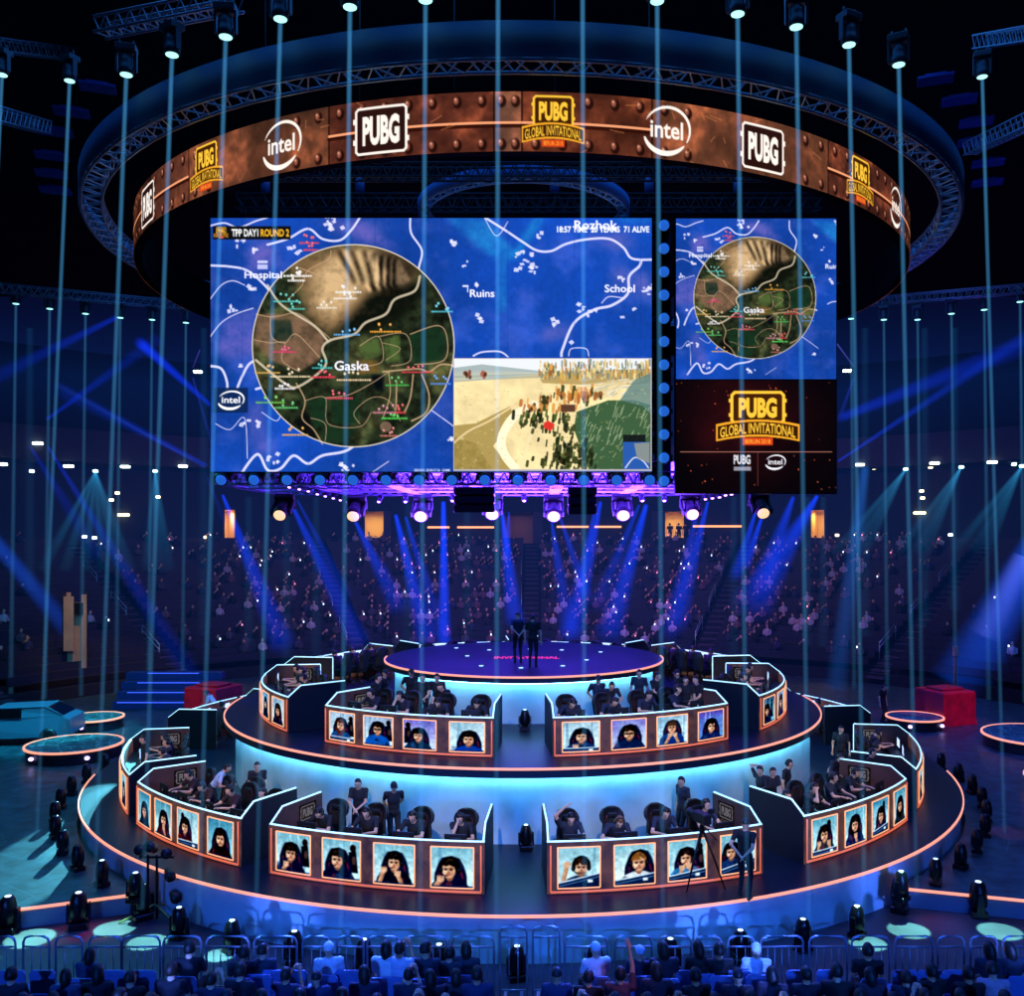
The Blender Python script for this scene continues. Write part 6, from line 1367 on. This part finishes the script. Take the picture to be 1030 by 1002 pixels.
# ------------------------------------------------------------------ barriers, seats and the crowd in front
def make_barrier(w, h=1.1):
    def mk():
        t = thing('crowd_barrier', (0, 0, 0), 'x', 'barrier'); m = mat('galvanised', 'a8b4c8', .35, .7); r = .12
        pts = [(-w / 2, 0, .0), (-w / 2, 0, h - r), (-w / 2 + r * .3, 0, h - r * .3), (-w / 2 + r, 0, h), (w / 2 - r, 0, h), (w / 2 - r * .3, 0, h - r * .3), (w / 2, 0, h - r), (w / 2, 0, 0)]
        b = MB(); b.tube(pts, .022, 7); b.tube([(-w / 2, 0, .16), (w / 2, 0, .16)], .018, 6); b.build('frame', m, t)
        b = MB(); b.tube([(-w / 2, 0, h - .2), (w / 2, 0, h - .2)], .018, 6); b.build('rail', m, t)
        n = max(3, int(w / .13))
        for k in range(1, n): b = MB(); b.tube([(-w / 2 + w * k / n, 0, .16), (-w / 2 + w * k / n, 0, h - .2)], .011, 5); b.build('bar', m, t)
        for sx in (-1, 1): b = MB(); b.box((sx * (w / 2 - .1), 0, .0125), (.06, .5, .025)); b.build('foot', m, t)
        return t
    return mk
bw = {}
BR_ = [(-12, 16), (23, 50), (56, 83), (90, 122), (124, 160), (166, 201), (208, 250), (256, 298), (304, 332), (339, 366), (370, 401), (407, 450), (455, 496), (568, 611), (617, 657), (664, 694), (698, 727), (731, 760), (766, 807), (814, 852), (858, 893), (901, 937), (943, 970), (976, 1003), (1009, 1040)]
for i, (u0, u1) in enumerate(BR_):
    w = round((u1 - u0) * 17.75 / F / .1) * .1; w = max(.5, w)
    if w not in bw: bw[w] = Pool(make_barrier(w))
    p = Vector((((u0 + u1) / 2 - CU) * 17.75 / F, 17.75, 0)); bw[w].put(p, R(rnd.uniform(-2, 2)), 'steel crowd barrier before the stage, %s from the left' % ORD[i], 'crowd barriers')
gate = Pool(make_barrier(.5, 1.35))
for i, u in enumerate((516.5, 549.5)): gate.put(Vector(((u - CU) * 17.6 / F, 17.6, 0)), 0, 'taller narrow barrier at the centre aisle, %s one' % ('left', 'right')[i], 'aisle gates')
def make_seat():
    t = thing('stackable_chair', (0, 0, 0), 'x', 'chair'); m = mat('event_chair', '5c78b8', .5)
    b = MB(); b.bbox((0, 0, .45), (.44, .42, .05), .02); b.build('seat', m, t)
    b = MB(); b.loft([[(-.22, .20, .50), (.22, .20, .50), (.22, .24, .50), (-.22, .24, .50)], [(-.23, .23, .86), (.23, .23, .86), (.23, .27, .86), (-.23, .27, .86)], [(-.19, .235, .92), (.19, .235, .92), (.19, .265, .92), (-.19, .265, .92)]]); b.build('backrest', m, t)
    for sx in (-1, 1):
        for y0 in (-.18, .2): b = MB(); b.tube([(sx * .2, y0, .43), (sx * .22, y0 * 1.15, 0)], .014, 5); b.build('leg', BLKM, t)
    return t
seats = Pool(make_seat)
# people seen from behind; facing the stage means facing +Y, so they are turned by 180 degrees
cr = random.Random(21); k = 0
styles = ['watch', 'watch', 'watch_long', 'watch', 'watch_cap', 'watch', 'watch_long', 'filming', 'watch_side']
shirtc = ['0e1020', '1a2040', '101014', '223058', '3a4466', '0c0c12', '2c2030', '18283c']
def crowd_row(Y, us, rowname, specials):
    global k
    for j, u in enumerate(us):
        p = Vector(((u - CU) * Y / F, Y + cr.uniform(-.1, .1), 0)); sp = specials.get(u)
        key = sp[0] if sp else cr.choice(styles); sh = sp[1] if sp else cr.choice(shirtc); cc = sp[2] if sp else ('141824' if key == 'watch_cap' else None)
        lb = (sp[3] if sp else 'spectator seen from behind, %s from the left' % ORD[j]) + (' in the %s' % rowname if not sp else '')
        seats.put(p, R(180 + cr.uniform(-5, 5)), 'blue chair under the %s spectator from the left, %s' % (ORD[j], rowname), 'chairs of the front audience')
        P_(key, sh, lb, group=None if sp else 'front audience', loc=p, rz=R(180 + cr.uniform(-14, 14)), cap_col=cc, hair=cr.choice(['0a0808', '140e0c', '2a1a12']), skin=cr.choice([0, 0, 1]), scale=cr.uniform(1.0, 1.12)); k += 1
crowd_row(16.75, [90, 190, 246, 262, 330, 388, 402, 428, 452, 468, 600, 644, 668, 705, 724, 762, 872, 995, 1020], 'row at the barriers', {
    330: ('watch_cap', 'dce4ff', 'e8f0ff', 'spectator in white top and white cap, bright in blue light, left of the centre'), 388: ('watch_long', 'e0e8ff', None, 'spectator in white top with long hair, bright in blue light, nearest the aisle'), 402: ('filming', 'c8d4ff', None, 'spectator in pale top leaning beside the white clad one'),
    600: ('watch_cap', 'd0dcff', 'c8d8ff', 'spectator in white shirt and cap just right of the centre aisle'), 644: ('watch_cap', '141c3c', 'b8c8f0', 'spectator with pale cap right of the raised arm'), 762: ('watch_cap', 'c8d4f8', 'e0e8ff', 'large spectator in pale shirt and white cap right of the centre')})
CH = ('cheer', '5c2c34', None, 'spectator raising one arm high with a pointing finger')
crowd_row(15.85, [12, 64, 98, 132, 170, 214, 240, 286, 318, 366, 410, 434, 458, 480, 560, 592, 624, 662, 700, 742, 778, 812, 842, 876, 912, 940, 975, 1002], 'second row', {624: CH, 1002: ('watch_side', 'b898a8', None, 'spectator with pinkish top at the right edge, second row')})
crowd_row(14.95, [22, 52, 84, 118, 150, 192, 228, 262, 300, 344, 378, 420, 446, 590, 618, 652, 690, 720, 758, 800, 830, 868, 900, 932, 968, 1010], 'nearest row', {})
spot((6, 12, 9), (1.4, 15.8, 1.4), 9, 900, 'ff8870', .8, .05)  # added warm spot to bring out the raised arm
# empty chairs and a long table at the barriers
for i, u in enumerate([20, 50, 120, 150, 280, 300, 352, 660, 690, 740, 800, 830, 905, 930, 955]): seats.put(Vector(((u - CU) * 17.0 / F, 17.0, 0)), R(180), 'empty blue chair at the barriers, %s from the left' % ORD[i], 'empty front chairs')
struct_m = mat('aisle_floor', '7c4848', .8)
b = MB(); b.box((((516 - CU) * 16.2 / F), 15.7, .006), (.95, 3.6, .012)); o = b.build('aisle_carpet', struct_m, origin=(((516 - CU) * 16.2 / F), 15.7, 0)); tag(o, 'reddish carpet strip in the centre aisle of the audience', 'carpet')

# ------------------------------------------------------------------ far spectators: three hundred of them, the rest as one
def far_person(shirt, skin, hairc, arm=0):
    b = MB()
    b.lathe([(.12, .40), (.19, .46), (.18, .62), (.21, .80), (.19, .92), (.07, .98), (.06, 1.03)], n=7, mi=0)
    b.ball((0, -.01, 1.14), (.085, .10, .12), 7, 5, 1); b.ball((0, .025, 1.18), (.09, .10, .10), 7, 5, 2)
    for sx in (-1, 1):
        b.tube([(sx * .09, 0, .50), (sx * .11, -.40, .50), (sx * .11, -.40, .06)], [.085, .07, .05], 5, 3)
        if arm and sx == -1: b.tube([(sx * .20, 0, .88), (sx * .27, -.2, .95), (sx * .1, -.34, 1.15)], [.055, .045, .035], 5, 1)
        else: b.tube([(sx * .20, 0, .88), (sx * .24, -.08, .64), (sx * .12, -.30, .60)], [.055, .045, .035], 5, 0)
    o = b.build('person', [mat('far_shirt_' + shirt, shirt, .8), mat('far_skin_' + skin, skin, .7), mat('far_hair', '141010', .8), mat('far_legs', '14161e', .8)], world=False)
    me = o.data; bpy.data.objects.remove(o); return me
FP = [far_person(*a) for a in (('20242e', 'd8a890', 0), ('4a4450', 'c89078', 0), ('14161c', 'e0b098', 0, 1), ('6c5058', 'd8a890', 0), ('b8b0b8', 'd8a890', 0), ('2c3450', 'c08868', 0, 1))]
fr = random.Random(5); spots = []
for i in range(1, rows - 1):
    r0 = 28.2 + .78 * i + .22; z = .9 + .31 * i
    a = 106.0
    while a < 254:
        a += math.degrees(.56 / r0)
        dc = min(abs(a - c) for c in AN)
        if dc * math.pi / 180 * r0 < .85: continue
        cen = abs(a - 180); dens = .50 if cen < 34 else .22 if cen < 44 else .05
        cl = math.sin(a * 1.9 + i * .9) + math.sin(a * .7 - i * 1.7) * .8
        if fr.random() < dens * (1.15 if cl > 0 else .45): spots.append((a, r0, z))
def vis(s):
    p = pol(s[1], s[0], s[2] + 1); u, v = CU + F * p.x / p.y, CV - F * (p.z - CZ) / p.y
    return -5 < u < 1035 and v < 655
spots = [s for s in spots if vis(s)]; fr.shuffle(spots)
spots.sort(key=lambda s: (0 if s[1] < 33 else 1, fr.random()))
fr.shuffle(spots)
for (a, r, z) in spots[:150]:
    o = bpy.data.objects.new('person', fr.choice(FP)); COL.objects.link(o); o.location = pol(r, a, z); o.rotation_euler.z = R(a + fr.uniform(-20, 20)) + math.pi; tag(o, 'small spectator sitting in the dark stand behind the stage', 'person', 'spectators in the far stand')
V, Fc, MI = [], [], []; off = 0; mats_all = []; mm = {}
for (a, r, z) in spots[150:1500]:
    me = fr.choice(FP); M = Matrix.Translation(pol(r, a, z)) @ Matrix.Rotation(R(a + 180 + fr.uniform(-20, 20)), 4, 'Z')
    V += [tuple(M @ v.co) for v in me.vertices]
    for p in me.polygons:
        m = me.materials[p.material_index]
        if m.name not in mm: mm[m.name] = len(mats_all); mats_all.append(m)
        Fc.append([i + off for i in p.vertices]); MI.append(mm[m.name])
    off = len(V)
if V:
    me = bpy.data.meshes.new('crowd'); me.from_pydata(V, [], Fc); 
    for m in mats_all: me.materials.append(m)
    me.polygons.foreach_set('material_index', MI); me.update(); o = bpy.data.objects.new('crowd', me); COL.objects.link(o); tag(o, 'the rest of the dim crowd filling the stand behind the stage', 'crowd', kind='stuff')
# glowing phones
pm = MB(); pm.box((0, 0, 0), (.065, .015, .11)); ph = pm.build('phone', mat('phone_glow', 'd8ecff', .3, emit='d8ecff', power=3, sampling='NONE'), world=False); phm = ph.data; bpy.data.objects.remove(ph)
pm = MB(); pm.box((0, 0, 0), (.065, .015, .11)); ph = pm.build('phone', mat('phone_pink', 'ff8cb8', .3, emit='ff90b0', power=2, sampling='NONE'), world=False); phm2 = ph.data; bpy.data.objects.remove(ph)
for (a, r, z) in spots[:110]:
    p = pol(r - .38, a, z + 1.02); o = bpy.data.objects.new('phone', phm if fr.random() < .7 else phm2); COL.objects.link(o); o.location = p; o.rotation_euler.z = R(a); tag(o, 'tiny glowing phone held up in the far stand', 'phone', 'glowing phones in the far stand')
for i, (u, a_) in enumerate([(674, 165), (683, 164), (690, 163)]):
    q = far_on(u, 46.0); P_('down', '08080c', 'dark silhouette standing at the lit doorway right of centre, %s from the left' % ORD[i], loc=Vector((q.x, q.y, 8.03)), rz=R(180), group='people at the doorway')

# ------------------------------------------------------------------ light
w = bpy.data.worlds.new('w'); scene.world = w; w.use_nodes = True; w.node_tree.nodes['Background'].inputs[0].default_value = (*lin('0a1440'), 1); w.node_tree.nodes['Background'].inputs[1].default_value = .5
area((0, 30, 30), (0, 0, 0), 34, 5200, '2c78d8')                                  # blue top wash
area((0, YS + 5, 9.0), (R(180), 0, 0), 12, 15000, '7040ff', 7)                              # violet under the rig
for x in (-8, -2, 4): spot((x, YS + 5, 9.2), (x, YS + 5.5, 12), 150, 500, '6030ff', 1, .5)
spot((-17, 56, 12.3), tuple(atz(50, 860, .45)), 4.6, 260000, '60c8e0', .12)            # teal pool on the left deck
spot((-16, 58, 12.8), tuple(atz(97, 806, 1.0)), 2.2, 260000, '60c8e0', .15)
for (u, v, d) in [(116, 934, 2.3), (148, 948, 2.1), (30, 944, 2.6), (221, 961, 1.6), (914, 936, 2.3), (873, 949, 2.0), (1006, 937, 2.4)]:
    p = atz(u, v, 0); s_ = -1 if u < 500 else 1; spot((p.x + 1.5 * s_, p.y + 2.0, 15), tuple(p), d * 1.5, 90000, '90f4e0', .15, .03)
for (u, v) in [(65, 940), (100, 936), (952, 931), (1015, 838)]:
    p = atz(u, v, 0 if v > 900 else .45); spot((p.x * 1.1, p.y + 6, 19), tuple(p), 4, 9000, 'e01830', .6, .1)
for x, e in ((-11, 1), (-4, 1.1), (3.5, 1), (10.5, 1.2)): spot((x * .9, 6, 5), (x * .62, 21, .5), 46, 3200 * e, '2868f0', .8, .05)   # wall of the lowest tier
spot((-6, 30, 15), (-3.4, 16.6, 1), 12, 60000, '4060ff', .7, .3); spot((6, 30, 15), (1.2, 16.8, 1), 10, 60000, '4060ff', .7, .3); spot((8, 30, 15), (4.2, 16.8, 1), 8, 50000, '4868ff', .7, .3)
area((0, 19, 12), (0, 0, 0), 20, 1300, '1c40ff', 4)
for x, y, z, tx, ty in ((-7.5, 10, 2.5, -5.2, 20.5), (4.5, 10, 2.5, 3.4, 19.8), (9.5, 11, 2.5, 7.8, 22.0)): spot((x, y, z), (tx, ty, .6), 12, 5500, '5078ff', 1, .05)
for x in (-15, 14.5): spot((x, 5, 5), (x * .95, 20, .2), 40, 3000, '3060d0', .9, .1)                                # added blue spots brightening the side deck skirts
for x in (-9, -4, 4, 9): spot((x * .6, 22, 16.8), (x, 24 - abs(x) * .0, 1.5), 40, 900, 'ffe0c8', .9, .3)  # added warm white spots by the ribbon ring to light the players
area((0, 50, 13.3), (R(50), 0, 0), 26, 1300, 'ff8c80', 2)
spot((0, 44, 16), (0, 66, 3), 80, 9000, '2048e0', .9, .5)
spot((-19, 44, 22), (-23.2, 50, 4), 24, 9000, 'ffc078', .8, .3)                                # warm light on the beige banners
for s_, u, v in ((-1, 230, 700), (1, 960, 715)):
    pass
spot((24, 30, 16), (17.9, 41.6, 1), 14, 12000, 'ff3070', .4, .2); spot((-22, 30, 16), (-14.6, 42.6, 1), 12, 9000, 'ff2848', .4, .2)
spot((-14, 30, 18), (-19.5, 38.2, 1), 22, 45000, '28b8d8', .5, .2); spot((14, 30, 18), (17, 38, .5), 30, 6000, '1c50ff', .7, .2); spot((40, 60, 22), (26, 56, 3), 26, 30000, '2850ff', .8, .3)
for a, r_, z, e in ((-21, 11.6, 1.8, 1), (-8, 11.6, 1.8, 1), (8, 11.6, 1.8, 1), (20, 11.6, 1.8, 1), (-47, 11.6, 1.8, 1), (-35, 11.6, 1.8, 1), (36, 11.6, 1.8, 1), (48, 11.6, 1.8, 1), (-68, 11.6, 1.8, 1.2), (70, 11.6, 1.8, 1.2), (-30, 7.6, 3.8, .8), (-12, 7.6, 3.8, .8), (14, 7.6, 3.8, .8), (33, 7.6, 3.8, .8), (-68, 7.6, 3.8, 1), (70, 7.6, 3.8, 1), (-115, 7.6, 3.8, 1.2), (118, 7.6, 3.8, 1.2)):
    q = pol(r_, a, z + .2); s = Vector((q.x * 1.25, 4 if abs(a) < 50 else 10, 15)); spot(tuple(s), tuple(q), 9, 8500 * e, 'ffdccc', .8, .1)  # added spots from the camera side, brightening faces in the booths
b = MB(); b.box((0, 63, 10.5), (120, 30, 20)); hz = b.build('haze', beam_mat('haze_air', '1c50b8', .0011, 100, 100, 10), origin=(0, 63, 10.5)); hz.data.materials.clear()
hm_ = bpy.data.materials.new('glowing_haze'); hm_.use_nodes = True; nt = hm_.node_tree; nt.nodes.clear(); ou = nt.nodes.new('ShaderNodeOutputMaterial'); em = nt.nodes.new('ShaderNodeEmission'); em.inputs[0].default_value = (.02, .17, 1, 1); em.inputs[1].default_value = .0019; nt.links.new(em.outputs[0], ou.inputs['Volume']); hz.data.materials.append(hm_)  # hazy air imitated by a volume with its own blue emission
tag(hz, 'thin self-glowing blue haze hanging in the air before the far stands', 'haze', kind='stuff')
spot((0, 32, 16), (SX, SY, 4.4), 34, 32000, '0c38ff', .5, .3); spot((0, 14, 16), (0, 24, 2), 62, 6500, '4898e0', .9, .4)  # second spot is an added front fill for the tier walls
area((-19, 33, 15), (0, 0, 0), 12, 2600, '30a8d8'); area((19, 33, 15), (0, 0, 0), 12, 1800, '3068e8'); area((0, 52, 13), (0, 0, 0), 30, 900, '1c50f0', 8)  # first two are added to brighten the side decks
bpy.context.view_layer.update()
for o in scene.objects:
    if '_w' in o: del o['_w']
